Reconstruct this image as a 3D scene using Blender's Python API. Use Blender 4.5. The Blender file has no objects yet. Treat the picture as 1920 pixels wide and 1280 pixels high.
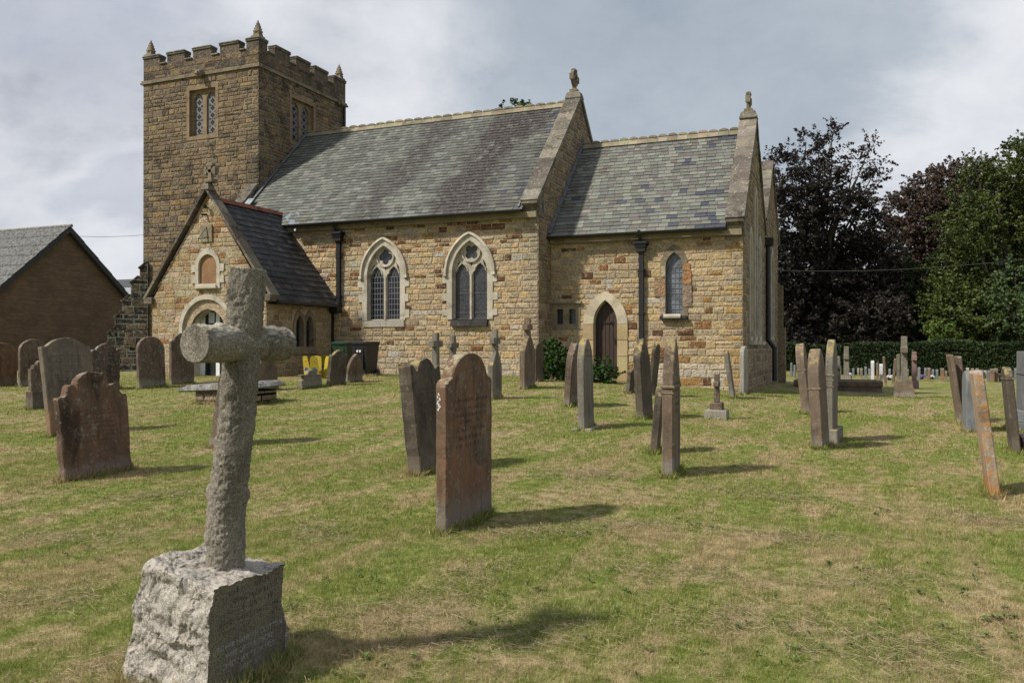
import bpy, bmesh, math, random
import numpy as np
from mathutils import Vector, Matrix, noise as mn
from mathutils.geometry import tessellate_polygon
R = math.radians
sc = bpy.context.scene
COL = sc.collection
# ------------------------------------------------------------------ camera, world, sun, exposure
# world axes follow the church: +X east, +Y north; the camera stands at the origin
YAW = R(22.6); EYE = 1.5; FPX = 1546.0; HY = 645.0
cam_d = bpy.data.cameras.new('camera'); cam = bpy.data.objects.new('camera', cam_d); COL.objects.link(cam)
cam.location = (0, 0, EYE); cam.rotation_euler = (R(90.185), 0, YAW)
cam_d.sensor_width = 36; cam_d.lens = FPX / 1920 * 36; cam_d.clip_start = .05; cam_d.clip_end = 3000
sc.camera = cam
sc.view_settings.view_transform = 'Standard'; sc.view_settings.look = 'None'
sc.view_settings.exposure = 0.0; sc.view_settings.gamma = 1
sc.render.engine = 'CYCLES'; sc.cycles.max_bounces = 6

SUN_EL, SUN_AZ = R(45), R(223)         # azimuth clockwise from north
sun_d = bpy.data.lights.new('sun', 'SUN'); sun = bpy.data.objects.new('sun', sun_d); COL.objects.link(sun)
sun_d.energy = 4.7; sun_d.angle = R(3.0); sun_d.color = (1.0, .93, .83)
sdir = Vector((math.sin(SUN_AZ) * math.cos(SUN_EL), math.cos(SUN_AZ) * math.cos(SUN_EL), math.sin(SUN_EL)))
sun.rotation_euler = sdir.to_track_quat('Z', 'Y').to_euler(); sun.location = sdir * 60

W = bpy.data.worlds.new('World'); sc.world = W; W.use_nodes = True

class NT:
    def __init__(s, tree): s.t = tree; s.n = tree.nodes; s.l = tree.links
    def __call__(s, typ, **kw):
        n = s.n.new(typ)
        for k, v in kw.items():
            if k.startswith('i_'):
                key = k[2:]; key = int(key) if key.isdigit() else key.replace('_', ' ')
                n.inputs[key].default_value = v
            else: setattr(n, k, v)
        return n
    def link(s, a, b): s.l.new(a, b)
    def math(s, op, a, b=None, clamp=False):
        n = s.n.new('ShaderNodeMath'); n.operation = op; n.use_clamp = clamp
        for i, v in enumerate((a, b)):
            if v is None: continue
            if isinstance(v, (int, float)): n.inputs[i].default_value = v
            else: s.l.new(v, n.inputs[i])
        return n.outputs[0]
    def mix(s, f, a, b, mode='MIX'):
        n = s.n.new('ShaderNodeMix'); n.data_type = 'RGBA'; n.blend_type = mode
        for i, v in ((0, f), (6, a), (7, b)):
            if isinstance(v, (int, float)): n.inputs[i].default_value = v
            elif isinstance(v, tuple): n.inputs[i].default_value = v if len(v) == 4 else v + (1,)
            else: s.l.new(v, n.inputs[i])
        return n.outputs[2]
    def noise(s, vec, scale, detail=4, rough=.55, dist=0.0):
        n = s.n.new('ShaderNodeTexNoise'); n.inputs['Scale'].default_value = scale
        n.inputs['Detail'].default_value = detail; n.inputs['Roughness'].default_value = rough; n.inputs['Distortion'].default_value = dist
        s.l.new(vec, n.inputs['Vector']); return n.outputs[0]
    def ramp(s, f, lo, hi, a=0.0, b=1.0):
        n = s.n.new('ShaderNodeMapRange'); n.inputs[1].default_value = lo; n.inputs[2].default_value = hi
        n.inputs[3].default_value = a; n.inputs[4].default_value = b; n.interpolation_type = 'SMOOTHSTEP'
        s.l.new(f, n.inputs[0]); return n.outputs[0]
    def mapping(s, vec, scale=(1, 1, 1), loc=(0, 0, 0), rot=(0, 0, 0)):
        n = s.n.new('ShaderNodeMapping'); n.inputs['Scale'].default_value = scale; n.inputs['Location'].default_value = loc
        n.inputs['Rotation'].default_value = rot
        s.l.new(vec, n.inputs['Vector']); return n.outputs[0]

# sky: Nishita behind procedural cloud cover
t = NT(W.node_tree); bg = W.node_tree.nodes['Background']; bg.inputs['Strength'].default_value = .1
sky = t('ShaderNodeTexSky', sky_type='NISHITA', sun_disc=False, sun_elevation=SUN_EL, sun_rotation=SUN_AZ)
tc = t('ShaderNodeTexCoord')
v = t('ShaderNodeVectorMath', operation='NORMALIZE'); t.link(tc.outputs['Generated'], v.inputs[0])
vv = t.mapping(v.outputs[0], (1, 1, 1.7), (3.1, 1.7, .35))
n1 = t.noise(vv, 1.7, 6, .52, .25); n2 = t.noise(t.mapping(v.outputs[0], (1, 1, 1.9), (7.3, 2.2, 0)), 2.6, 7, .55, .3)
n3 = t.noise(t.mapping(v.outputs[0], (1, 1, 1.5), (1.3, 9.2, 4)), 5.5, 5, .55, .2)
base = t.mix(t.ramp(n2, .40, .62), (4.0, 4.3, 5.0), (6.3, 6.5, 7.1))
base = t.mix(t.ramp(n1, .50, .72, 0, .7), base, (3.3, 3.8, 4.6))
base = t.mix(t.ramp(n3, .54, .76, 0, .5), base, (7.9, 8.0, 8.4))
def lobe(px, py, lo, hi):
    dx_ = (px - 960) / FPX; dv = Vector((math.cos(YAW) * dx_ - math.sin(YAW), math.cos(YAW) + math.sin(YAW) * dx_, (HY - py) / FPX)).normalized()
    q = t('ShaderNodeVectorMath', operation='DOT_PRODUCT'); t.link(v.outputs[0], q.inputs[0]); q.inputs[1].default_value = dv
    return t.ramp(t.math('ADD', q.outputs['Value'], t.math('MULTIPLY', t.math('SUBTRACT', n2, .5), .16)), lo, hi)
base = t.mix(t.math('MULTIPLY', lobe(1700, 170, .955, .995), .75), base, (8.9, 9.0, 9.3))
base = t.mix(t.math('MULTIPLY', lobe(760, 170, .96, .995), .7), base, (8.8, 8.9, 9.2))
base = t.mix(t.math('MULTIPLY', lobe(60, 380, .96, .995), .7), base, (8.6, 8.7, 9.1))
base = t.mix(t.math('MULTIPLY', lobe(1250, 60, .955, .99), .8), base, (3.7, 4.35, 5.1))
base = t.mix(t.math('MULTIPLY', lobe(80, 150, .985, .998), .55), base, (4.3, 4.7, 5.7))
base = t.mix(1.0, base, t.mix(t.noise(t.mapping(v.outputs[0], (1, 1, 1.6), (2, 5, 1)), 7, 6, .6, .3), (.72, .74, .78), (1.22, 1.21, 1.18)), 'MULTIPLY')
cl = t.mix(t.ramp(n1, .30, .44, .62, .97), t.mix(1.0, sky.outputs[0], (1.0, 1.0, 1.0), 'MULTIPLY'), base)
t.link(cl, bg.inputs['Color'])

# ------------------------------------------------------------------ ground height and pixel ray
sy, cy = math.sin(YAW), math.cos(YAW)
def ss(x, a, b):
    q = np.clip((x - a) / (b - a), 0, 1); return q * q * (3 - 2 * q)
def G(x, y):
    a = ss(-x, -1, 10)
    gw = (.5 * ss(y, 5, 23) - .5 * ss(y, 30, 50)) * (1 - .6 * ss(-x, 22, 34))
    ge = -.55 * ss(y, 16, 50)
    und = .02 * np.sin(x * .9 + 1.3 * np.sin(y * .5)) * np.sin(y * .8 + .7) + .012 * np.sin(x * 2.3 + y * .6) * np.sin(y * 1.9 - x * .4)
    return a * gw + (1 - a) * ge + und
def ray(px, py):
    """where the sight line through a photo pixel meets the ground"""
    dx = (px - 960) / FPX; dz = (HY - py) / FPX; d = 1.0
    while d < 150:
        x = d * (cy * dx - sy); y = d * (cy + sy * dx)
        if EYE + dz * d < G(x, y): break
        d *= 1.002
    return float(x), float(y), float(d)
def at(px, d):
    dx = (px - 960) / FPX
    return d * (cy * dx - sy), d * (cy + sy * dx)

# ------------------------------------------------------------------ mesh helpers
class MB:
    def __init__(s): s.v = []; s.f = []; s.c = []; s.sm = False
    def add(s, vs, fs, col=None):
        o = len(s.v); s.v.extend([tuple(p) for p in vs])
        for f in fs: s.f.append(tuple(i + o for i in f)); s.c.append(col or (1, 1, 1))
    def box(s, a, b, col=None, jit=0):
        (x0, y0, z0), (x1, y1, z1) = a, b
        vs = [(x, y, z) for z in (z0, z1) for y in (y0, y1) for x in (x0, x1)]
        if jit: vs = [tuple(c + random.uniform(-jit, jit) for c in p) for p in vs]
        s.add(vs, [(0, 2, 3, 1), (4, 5, 7, 6), (0, 1, 5, 4), (2, 6, 7, 3), (0, 4, 6, 2), (1, 3, 7, 5)], col)
    def obox(s, c, sx, sy_, sz, rot=None, col=None, taper=1.0, bev=0):
        m = rot or Matrix.Identity(3); c = Vector(c)
        if bev:
            rings = []
            for z, k in ((-sz / 2, -bev), (-sz / 2 + bev, 0), (sz / 2 - bev, 0), (sz / 2, -bev)):
                q = taper if z > 0 else 1.0
                X = sx / 2 * q + k; Y = sy_ / 2 * q + k
                rings.append([c + m @ Vector(p + (z,)) for p in ((-X, -Y), (X, -Y), (X, Y), (-X, Y))])
            s.loft(rings, col, caps=True); return
        vs = [c + m @ Vector((x * sx / 2 * (taper if z > 0 else 1), y * sy_ / 2 * (taper if z > 0 else 1), z * sz / 2)) for z in (-1, 1) for y in (-1, 1) for x in (-1, 1)]
        s.add(vs, [(0, 2, 3, 1), (4, 5, 7, 6), (0, 1, 5, 4), (2, 6, 7, 3), (0, 4, 6, 2), (1, 3, 7, 5)], col)
    def loft(s, rings, col=None, caps=True):
        n = len(rings[0]); vs = [p for r in rings for p in r]; fs = []
        for i in range(len(rings) - 1):
            for j in range(n):
                k = (j + 1) % n; fs.append((i * n + j, i * n + k, (i + 1) * n + k, (i + 1) * n + j))
        if caps: fs.append(tuple(reversed(range(n)))); fs.append(tuple((len(rings) - 1) * n + j for j in range(n)))
        s.add(vs, fs, col)
    def tube(s, p0, p1, r0, r1=None, n=10, col=None, caps=True):
        p0 = Vector(p0); p1 = Vector(p1); r1 = r0 if r1 is None else r1
        d = (p1 - p0).normalized(); a = d.orthogonal().normalized(); b = d.cross(a)
        s.loft([[p + (a * math.cos(2 * math.pi * i / n) + b * math.sin(2 * math.pi * i / n)) * r for i in range(n)] for p, r in ((p0, r0), (p1, r1))], col, caps)
    def build(s, name, mat, parent=None, smooth=False):
        me = bpy.data.meshes.new(name); me.from_pydata(s.v, [], s.f); me.update()
        if any(c != (1, 1, 1) for c in s.c):
            at_ = me.attributes.new('col', 'FLOAT_COLOR', 'FACE')
            at_.data.foreach_set('color', np.array([tuple(c) + (1,) for c in s.c], dtype=np.float32).ravel())
        o = bpy.data.objects.new(name, me); COL.objects.link(o)
        for m in (mat if isinstance(mat, (list, tuple)) else [mat]): me.materials.append(m)
        if smooth: me.polygons.foreach_set('use_smooth', [True] * len(me.polygons))
        if parent: o.parent = parent
        return o

def np_mesh(name, V, Fc, mat, parent=None, attrs=None):
    """V (n,3), Fc (m,k) numpy arrays"""
    me = bpy.data.meshes.new(name); k = Fc.shape[1]
    me.vertices.add(len(V)); me.vertices.foreach_set('co', V.astype(np.float32).ravel())
    me.loops.add(Fc.size); me.loops.foreach_set('vertex_index', Fc.astype(np.int32).ravel())
    me.polygons.add(len(Fc)); me.polygons.foreach_set('loop_start', np.arange(0, Fc.size, k, dtype=np.int32))
    me.polygons.foreach_set('loop_total', np.full(len(Fc), k, dtype=np.int32))
    me.update(calc_edges=True)
    for an, arr in (attrs or {}).items():
        a = me.attributes.new(an, 'FLOAT', 'FACE'); a.data.foreach_set('value', arr.astype(np.float32))
    o = bpy.data.objects.new(name, me); COL.objects.link(o); me.materials.append(mat)
    if parent: o.parent = parent
    return o
def fix_normals(o):
    bm = bmesh.new(); bm.from_mesh(o.data); bmesh.ops.recalc_face_normals(bm, faces=bm.faces); bm.to_mesh(o.data); bm.free(); return o
def tag(o, label, cat, group=None, kind=None):
    o['label'] = label; o['category'] = cat
    if group: o['group'] = group
    if kind: o['kind'] = kind
    return o
def empty(name, loc=(0, 0, 0), rz=0):
    o = bpy.data.objects.new(name, None); COL.objects.link(o); o.location = loc; o.rotation_euler = (0, 0, rz); o.empty_display_size = .2; return o

class Fr:
    """a wall plane: u along it, v up, n out of it"""
    def __init__(s, o, u, n): s.o = Vector(o); s.u = Vector(u); s.v = Vector((0, 0, 1)); s.n = Vector(n)
    def P(s, a, b, c=0): return s.o + s.u * a + s.v * b + s.n * c
def south(y): return Fr((0, y, 0), (1, 0, 0), (0, -1, 0))
def east(x): return Fr((x, 0, 0), (0, 1, 0), (1, 0, 0))

def arch(cx, w, z0, zs, za, n=9, pointed=True):
    """outline of an arched opening, anticlockwise from bottom left to bottom right"""
    h = za - zs; pts = [(cx + w, z0), (cx + w, zs)]
    if h >= w * .98 and pointed:
        r = (w * w + h * h) / (2 * w); c0 = cx + w - r; a1 = math.atan2(h, cx - c0)
        side = [(c0 + r * math.cos(a1 * i / n), zs + r * math.sin(a1 * i / n)) for i in range(1, n + 1)]
    else:
        side = []
        for i in range(1, n + 1):
            th = math.pi / 2 * i / n; x = w * math.cos(th); side.append((cx + x, zs + h * (.87 * math.sin(th) + .13 * (1 - x / w))))
    pts += side; pts += [(2 * cx - x, z) for x, z in reversed(side[:-1])] + [(cx - w, zs), (cx - w, z0)]
    return pts
def scan(poly, v):
    xs = []
    for i in range(len(poly)):
        (x0, y0), (x1, y1) = poly[i], poly[(i + 1) % len(poly)]
        if (y0 <= v < y1) or (y1 <= v < y0): xs.append(x0 + (x1 - x0) * (v - y0) / (y1 - y0))
    return (min(xs), max(xs)) if xs else None

def plate(mb, fr, outer, holes, n0, n1, col=None):
    """flat plate with holes, from depth n0 (back) to n1 (front)"""
    polys = [[Vector((x, y, 0)) for x, y in p] for p in [outer] + holes]
    tris = tessellate_polygon(polys); flat = [p for poly in [outer] + holes for p in poly]
    F_ = [fr.P(x, y, n1) for x, y in flat]; mb.add(F_, tris, col)
    mb.add([fr.P(x, y, n0) for x, y in flat], tris, col)
    for poly in [outer] + holes:
        k = len(poly); vs = [fr.P(x, y, n1) for x, y in poly] + [fr.P(x, y, n0) for x, y in poly]
        mb.add(vs, [(i, (i + 1) % k, k + (i + 1) % k, k + i) for i in range(k)], col)

def stone_wall(mb, fr, outline, openings=(), pal=None, ch=(.15, .27), cw=(.22, .55), quoinL=None, quoinR=None, prot=(.008, .03), vmin=None, rng=None, gap=.011):
    """coursed rubble laid stone by stone over a backing plane (mortar), cut round the openings"""
    rng = rng or random; gap *= 1.25; zs = [p[1] for p in outline]; v0 = min(zs); top = max(zs); k = 0
    while v0 < top - .03:
        h = rng.uniform(*ch); v1 = min(v0 + h, top - .005); k += 1
        e = 1e-3; so0 = scan(outline, v0 + e); so1 = scan(outline, v1 - e)
        if not so0 or not so1: v0 = v1; continue
        blocks = []
        for op in openings:
            b0 = scan(op, v0 + e); b1 = scan(op, v1 - e); bm_ = scan(op, (v0 + v1) / 2)
            if not (b0 or b1 or bm_): continue
            ref = bm_ or b0 or b1
            b0 = b0 or ref; b1 = b1 or ref
            if not bm_ and (v1 - v0) > .05: 
                pass
            blocks.append((b0, b1))
        blocks.sort(key=lambda b: b[0][0])
        segs = []; L = (so0[0], so1[0])
        for b0, b1 in blocks:
            segs.append((L, (b0[0], b1[0]))); L = (b0[1], b1[1])
        segs.append((L, (so0[1], so1[1])))
        for si, (A, B) in enumerate(segs):
            a = (A[0] + A[1]) / 2; b = (B[0] + B[1]) / 2
            if b - a < .06: continue
            cuts = [a]; first = True
            qL = quoinL and si == 0; qR = quoinR and si == len(segs) - 1
            if qL and b - a > 1.2: cuts.append(a + (.52 if k % 2 else .30)); 
            endq = b - (.30 if k % 2 else .52) if (qR and b - a > 1.2) else b
            while True:
                w = rng.uniform(*cw) * (1.25 if rng.random() < .15 else 1) 
                if cuts[-1] + w > endq - cw[0] * .6: break
                cuts.append(cuts[-1] + w)
            if endq < b: cuts.append(endq)
            cuts.append(b)
            for i in range(len(cuts) - 1):
                x0, x1 = cuts[i], cuts[i + 1]
                if x1 - x0 < .05: continue
                isq = (qL and i == 0) or (endq < b and i == len(cuts) - 2)
                l0 = A[0] if i == 0 else x0; l1 = A[1] if i == 0 else x0
                r0 = B[0] if i == len(cuts) - 2 else x1; r1 = B[1] if i == len(cuts) - 2 else x1
                parts = [(v0, v1)]
                if not isq and v1 - v0 > .22 and rng.random() < .16 and i not in (0, len(cuts) - 2): m_ = v0 + (v1 - v0) * rng.uniform(.4, .6); parts = [(v0, m_), (m_, v1)]
                for (w0, w1) in parts:
                    g = gap * rng.uniform(.5, 1.3); j = lambda s_=.016: rng.uniform(-s_, s_)
                    p = rng.uniform(*prot); ins = .012 + .5 * p
                    if isq: p = .022
                    q = [(l0 + g, w0 + g), (r0 - g, w0 + g), (r1 - g, w1 - g), (l1 + g, w1 - g)]
                    if i not in (0, len(cuts) - 2): q = [(x + j(), y + j(.010)) for x, y in q]
                    cx_ = sum(x for x, _ in q) / 4; cz_ = sum(y for _, y in q) / 4
                    def sh(x, y, d): 
                        return (x + (d if x < cx_ else -d), y + (d if y < cz_ else -d))
                    ring = [fr.P(x, y, 0) for x, y in q]
                    ring2 = [fr.P(*sh(x, y, ins * .5), p * .75) for x, y in q]
                    ring3 = [fr.P(*sh(x, y, ins * 1.6), p + j(.006)) for x, y in q]
                    c = pal((cx_, cz_), isq, rng)
                    vs = ring + ring2 + ring3
                    fs = [(a_, (a_ + 1) % 4, 4 + (a_ + 1) % 4, 4 + a_) for a_ in range(4)] + [(4 + a_, 4 + (a_ + 1) % 4, 8 + (a_ + 1) % 4, 8 + a_) for a_ in range(4)] + [(8, 9, 10, 11)]
                    mb.add(vs, fs, c)
        v0 = v1
def backing(mb, fr, outline, holes=(), depth=.5, col=(.46, .37, .25)):
    polys = [[Vector((x, y, 0)) for x, y in p] for p in [outline] + list(holes)]
    tris = tessellate_polygon(polys); flat = [p for poly in [outline] + list(holes) for p in poly]
    mb.add([fr.P(x, y, 0) for x, y in flat], tris, col)
    for poly in [outline]:
        k = len(poly); vs = [fr.P(x, y, 0) for x, y in poly] + [fr.P(x, y, -depth) for x, y in poly]
        mb.add(vs, [(i, (i + 1) % k, k + (i + 1) % k, k + i) for i in range(k)], col)

def mixc(a, b, f): return tuple(x + (y - x) * f for x, y in zip(a, b))
def varc(c, rng, s=.12, h=.04):
    k = 1 + rng.uniform(-s, s); return tuple(max(0, x * k * (1 + rng.uniform(-h, h))) for x in c)
# ------------------------------------------------------------------ materials
def new_mat(name):
    m = bpy.data.materials.new(name); m.use_nodes = True; t = NT(m.node_tree); b = m.node_tree.nodes['Principled BSDF']; return m, t, b
def bump(t, b, h, strength=.5, dist=.02, prev=None):
    n = t('ShaderNodeBump'); n.inputs['Strength'].default_value = strength; n.inputs['Distance'].default_value = dist
    t.link(h, n.inputs['Height'])
    if prev is not None: t.link(prev, n.inputs['Normal'])
    t.link(n.outputs[0], b.inputs['Normal']); return n.outputs[0]
def plain(name, col, rough=.6, metal=0, nscale=20, namt=.15, bmp=.15, spec=.4):
    m, t, b = new_mat(name); tc = t('ShaderNodeTexCoord'); n = t.noise(tc.outputs['Object'], nscale, 5)
    c = t.mix(t.ramp(n, .3, .7), tuple(x * (1 - namt) for x in col), tuple(min(1, x * (1 + namt)) for x in col))
    t.link(c, b.inputs['Base Color']); b.inputs['Roughness'].default_value = rough; b.inputs['Metallic'].default_value = metal
    b.inputs['Specular IOR Level'].default_value = spec
    if bmp: bump(t, b, n, bmp, .01)
    return m
def masonry(name, lichen=.25, dark=.3, bscale=9, bstr=.8, tint=(1, 1, 1), smear=.5, mortar=(.47, .38, .25), pit=.85, crust=0):
    """stone colour comes from each stone's own attribute, roughened and stained"""
    m, t, b = new_mat(name); tc = t('ShaderNodeTexCoord'); P = tc.outputs['Object']
    a = t('ShaderNodeAttribute', attribute_name='col'); c = a.outputs['Color']
    if tint != (1, 1, 1): c = t.mix(1.0, c, tint, 'MULTIPLY')
    nf = t.noise(P, 13, 7, .72); nm = t.noise(P, 4.2, 6, .68, .4); nb = t.noise(P, .8, 5, .65, .5)
    c = t.mix(t.ramp(nf, .45, .66, 0, pit), c, t.mix(1.0, c, (.42, .39, .35), 'MULTIPLY'))
    c = t.mix(t.ramp(nm, .48, .66, 0, .55), c, t.mix(1.0, c, (1.38, 1.34, 1.22), 'MULTIPLY'))
    c = t.mix(t.ramp(nb, .50, .72, 0, dark), c, t.mix(1.0, c, (.42, .40, .38), 'MULTIPLY'))
    lm = t.math('MULTIPLY', t.ramp(t.noise(P, 17, 5, .7), .60, .68), t.ramp(t.noise(P, 1.3, 3), .46, .62))
    c = t.mix(t.math('MULTIPLY', lm, lichen), c, (.48, .47, .42))
    if crust:
        k_ = t.math('MULTIPLY', t.ramp(t.noise(P, 1.7, 7, .72, .5), .53, .63), crust); c = t.mix(k_, c, (.05, .043, .036))
        c = t.mix(t.math('MULTIPLY', t.ramp(t.noise(t.mapping(P, (1, 1, 1), (4, 9, 2)), 10, 6, .75), .56, .64), .5), c, (.40, .36, .28))
    c = t.mix(t.math('MULTIPLY', t.ramp(t.noise(P, 7.5, 7, .72, .4), .52, .62), smear), c, mortar)
    t.link(c, b.inputs['Base Color']); b.inputs['Roughness'].default_value = .93; b.inputs['Specular IOR Level'].default_value = .2
    vo = t('ShaderNodeTexVoronoi'); vo.inputs['Scale'].default_value = bscale * 2.2; t.link(P, vo.inputs['Vector'])
    hgt = t.math('ADD', t.math('MULTIPLY', nf, .7), t.math('ADD', nm, t.math('MULTIPLY', vo.outputs['Distance'], .35)))
    bump(t, b, hgt, bstr, .07); return m
M_WALL = masonry('church_sandstone', .5, .35)
M_TOWER = masonry('tower_sandstone', .75, .85, smear=.30, mortar=(.30, .25, .17), crust=.85)
M_BUTT = masonry('shaded_buttress_stone', 1.0, .9, smear=.75, mortar=(.30, .29, .26))  # buttress stones near-black: the dark of grazing sun is put into their colour
def dressed(name, c1, c2, lichen=.3, dark=.35, orange=0.0, attr=False, bs=.5):
    m, t, b = new_mat(name); tc = t('ShaderNodeTexCoord'); P = tc.outputs['Object']
    nf = t.noise(P, 30, 6, .6); nb = t.noise(P, 2.6, 5, .65, .4)
    c = t.mix(t.ramp(nb, .35, .65), c1, c2)
    if attr:
        a = t('ShaderNodeAttribute', attribute_name='col'); c = t.mix(1.0, c, a.outputs['Color'], 'MULTIPLY')
    c = t.mix(t.ramp(nf, .35, .7, 0, .4), c, t.mix(1.0, c, (.6, .58, .55), 'MULTIPLY'))
    c = t.mix(t.ramp(t.noise(P, 1.9, 5, .7, .8), .52, .66, 0, dark), c, t.mix(1.0, c, (.3, .28, .27), 'MULTIPLY'))
    c = t.mix(t.math('MULTIPLY', t.ramp(t.noise(P, 13, 6, .7), .58, .65), lichen), c, (.50, .50, .45))
    if orange: c = t.mix(t.math('MULTIPLY', t.ramp(t.noise(P, 7, 6, .7, .5), .60 - .1 * orange, .68 - .08 * orange), min(1, orange)), c, (.52, .28, .035))
    t.link(c, b.inputs['Base Color']); b.inputs['Roughness'].default_value = .9; b.inputs['Specular IOR Level'].default_value = .25
    bump(t, b, t.math('ADD', nf, t.math('MULTIPLY', nb, .6)), bs, .02); return m
M_DRESS = dressed('pale_limestone', (.55, .51, .42), (.42, .38, .30), .35, .45)
M_DRESSDARK = dressed('weathered_dressed_stone', (.24, .20, .14), (.16, .13, .09), .45, .6)
M_BUFF = dressed('buff_cornice_stone', (.30, .25, .16), (.22, .19, .13), .15, .5)
M_COPE = dressed('lichened_coping', (.23, .215, .18), (.155, .143, .122), .65, .7, attr=True)
M_BLACKSILL = dressed('dark_sill', (.05, .048, .045), (.03, .03, .03), .1, .3)
M_SILL = dressed('whitened_sill', (.5, .47, .40), (.40, .37, .3), .3, .2)
M_RIDGE = dressed('ridge_tile_stone', (.22, .19, .14), (.30, .27, .2), .35, .45, .35, attr=True)
M_REDRIDGE = dressed('red_clay_ridge', (.22, .075, .045), (.14, .055, .04), .15, .5)
def slate(name, stain=False, lichen=.5, darkamt=.3):
    m, t, b = new_mat(name); tc = t('ShaderNodeTexCoord'); P = tc.outputs['Object']
    a = t('ShaderNodeAttribute', attribute_name='col'); c = a.outputs['Color']
    nf = t.noise(P, 14, 6, .65); nb = t.noise(P, .55, 4, .6, .6)
    c = t.mix(t.ramp(nf, .35, .7, 0, .5), c, t.mix(1.0, c, (.62, .62, .6), 'MULTIPLY'))
    c = t.mix(t.ramp(nb, .48, .70, 0, darkamt), c, t.mix(1.0, c, (.55, .50, .48), 'MULTIPLY'))
    c = t.mix(t.math('MULTIPLY', t.ramp(t.noise(P, 19, 6, .75), .60, .70), lichen), c, (.42, .44, .38))
    if stain:   # brown growth running down the slope in a broad ragged streak
        sp = t('ShaderNodeSeparateXYZ'); t.link(P, sp.inputs[0])
        off = t.math('ADD', t.math('MULTIPLY', sp.outputs[2], .22), t.math('MULTIPLY', t.noise(P, .8, 4), 2.0))
        def band(x0, w, k):
            d = t.math('ABSOLUTE', t.math('SUBTRACT', sp.outputs[0], t.math('ADD', off, x0)))
            return t.math('MULTIPLY', t.ramp(d, w, w * .35), k)
        mk = t.math('MAXIMUM', band(-14.3, 1.5, 1.0), t.math('MAXIMUM', band(-17.6, .9, .75), band(-12.4, .5, .4)))
        mk = t.math('MULTIPLY', mk, t.ramp(t.noise(t.mapping(P, (1.5, 1, 1)), 2.2, 6, .7), .34, .50))
        c = t.mix(mk, c, t.mix(t.ramp(nf, .4, .6), (.038, .031, .030), (.082, .073, .067)))
    t.link(c, b.inputs['Base Color']); b.inputs['Roughness'].default_value = .62; b.inputs['Specular IOR Level'].default_value = .35
    bump(t, b, nf, .45, .012); return m
M_SLATE = slate('lichened_slate', True); M_SLATE2 = slate('green_grey_slate', False, .35, .22); M_SLATE3 = slate('dark_slate', False, .12, .5)
M_LEAD = plain('lead_flashing', (.16, .17, .19), .5, .2, 6, .3)
M_LEADNEW = plain('bright_lead', (.30, .34, .38), .4, .3, 6, .3)
M_IRON = plain('black_painted_iron', (.012, .012, .013), .42, 0, 14, .3, .1, .5)
M_DOORWOOD, t, b = new_mat('dark_oak_boards')
tc = t('ShaderNodeTexCoord'); n = t.noise(t.mapping(tc.outputs['Object'], (14, 14, 1.2)), 4, 5)
t.link(t.mix(t.ramp(n, .3, .7), (.022, .012, .007), (.055, .030, .016)), b.inputs['Base Color']); b.inputs['Roughness'].default_value = .6; bump(t, b, n, .4, .01)
M_WHITE = plain('white_frame_paint', (.72, .73, .75), .35, 0, 8, .05, .03)
M_PAPER = plain('printed_notice', (.50, .56, .62), .7, 0, 30, .12, 0)
def glass(name, c1=(.012, .014, .018), rough=.12, wires=0):
    m, t, b = new_mat(name); tc = t('ShaderNodeTexCoord'); P = tc.outputs['Object']
    n = t.noise(P, 3.5, 3); c = t.mix(t.ramp(n, .35, .65), c1, tuple(x * 2.2 for x in c1))
    if wires:
        vo = t('ShaderNodeTexVoronoi', feature='DISTANCE_TO_EDGE'); vo.inputs['Scale'].default_value = wires
        t.link(t.mapping(P, (1, 1, .55)), vo.inputs['Vector'])
        vc = t('ShaderNodeTexVoronoi'); vc.inputs['Scale'].default_value = wires; t.link(t.mapping(P, (1, 1, .55)), vc.inputs['Vector'])
        sp = t('ShaderNodeSeparateColor'); t.link(vc.outputs['Color'], sp.inputs[0])
        c = t.mix(t.ramp(sp.outputs[0], .7, 1, 0, .7), c, (.020, .03, .055))
        c = t.mix(t.ramp(sp.outputs[1], .85, 1, 0, .8), c, (.07, .045, .025))
        c = t.mix(t.ramp(vo.outputs['Distance'], .07, .02), c, (.075, .078, .085))
    t.link(c, b.inputs['Base Color']); b.inputs['Roughness'].default_value = rough
    bump(t, b, n, .25, .02); return m
M_GLASS = glass('dark_leaded_glass'); M_STAIN = glass('stained_glass_outside', (.018, .019, .022), .35, 15)
M_GLASSB = glass('bluish_leaded_glass', (.075, .085, .10), .25)
M_LEADCAME = plain('lead_came', (.17, .175, .19), .55, 0, 10, .1, 0)
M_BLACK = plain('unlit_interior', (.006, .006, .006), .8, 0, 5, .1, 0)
M_LOUVRE = plain('pale_louvre_board', (.155, .15, .155), .8, 0, 9, .25, .2)

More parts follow.
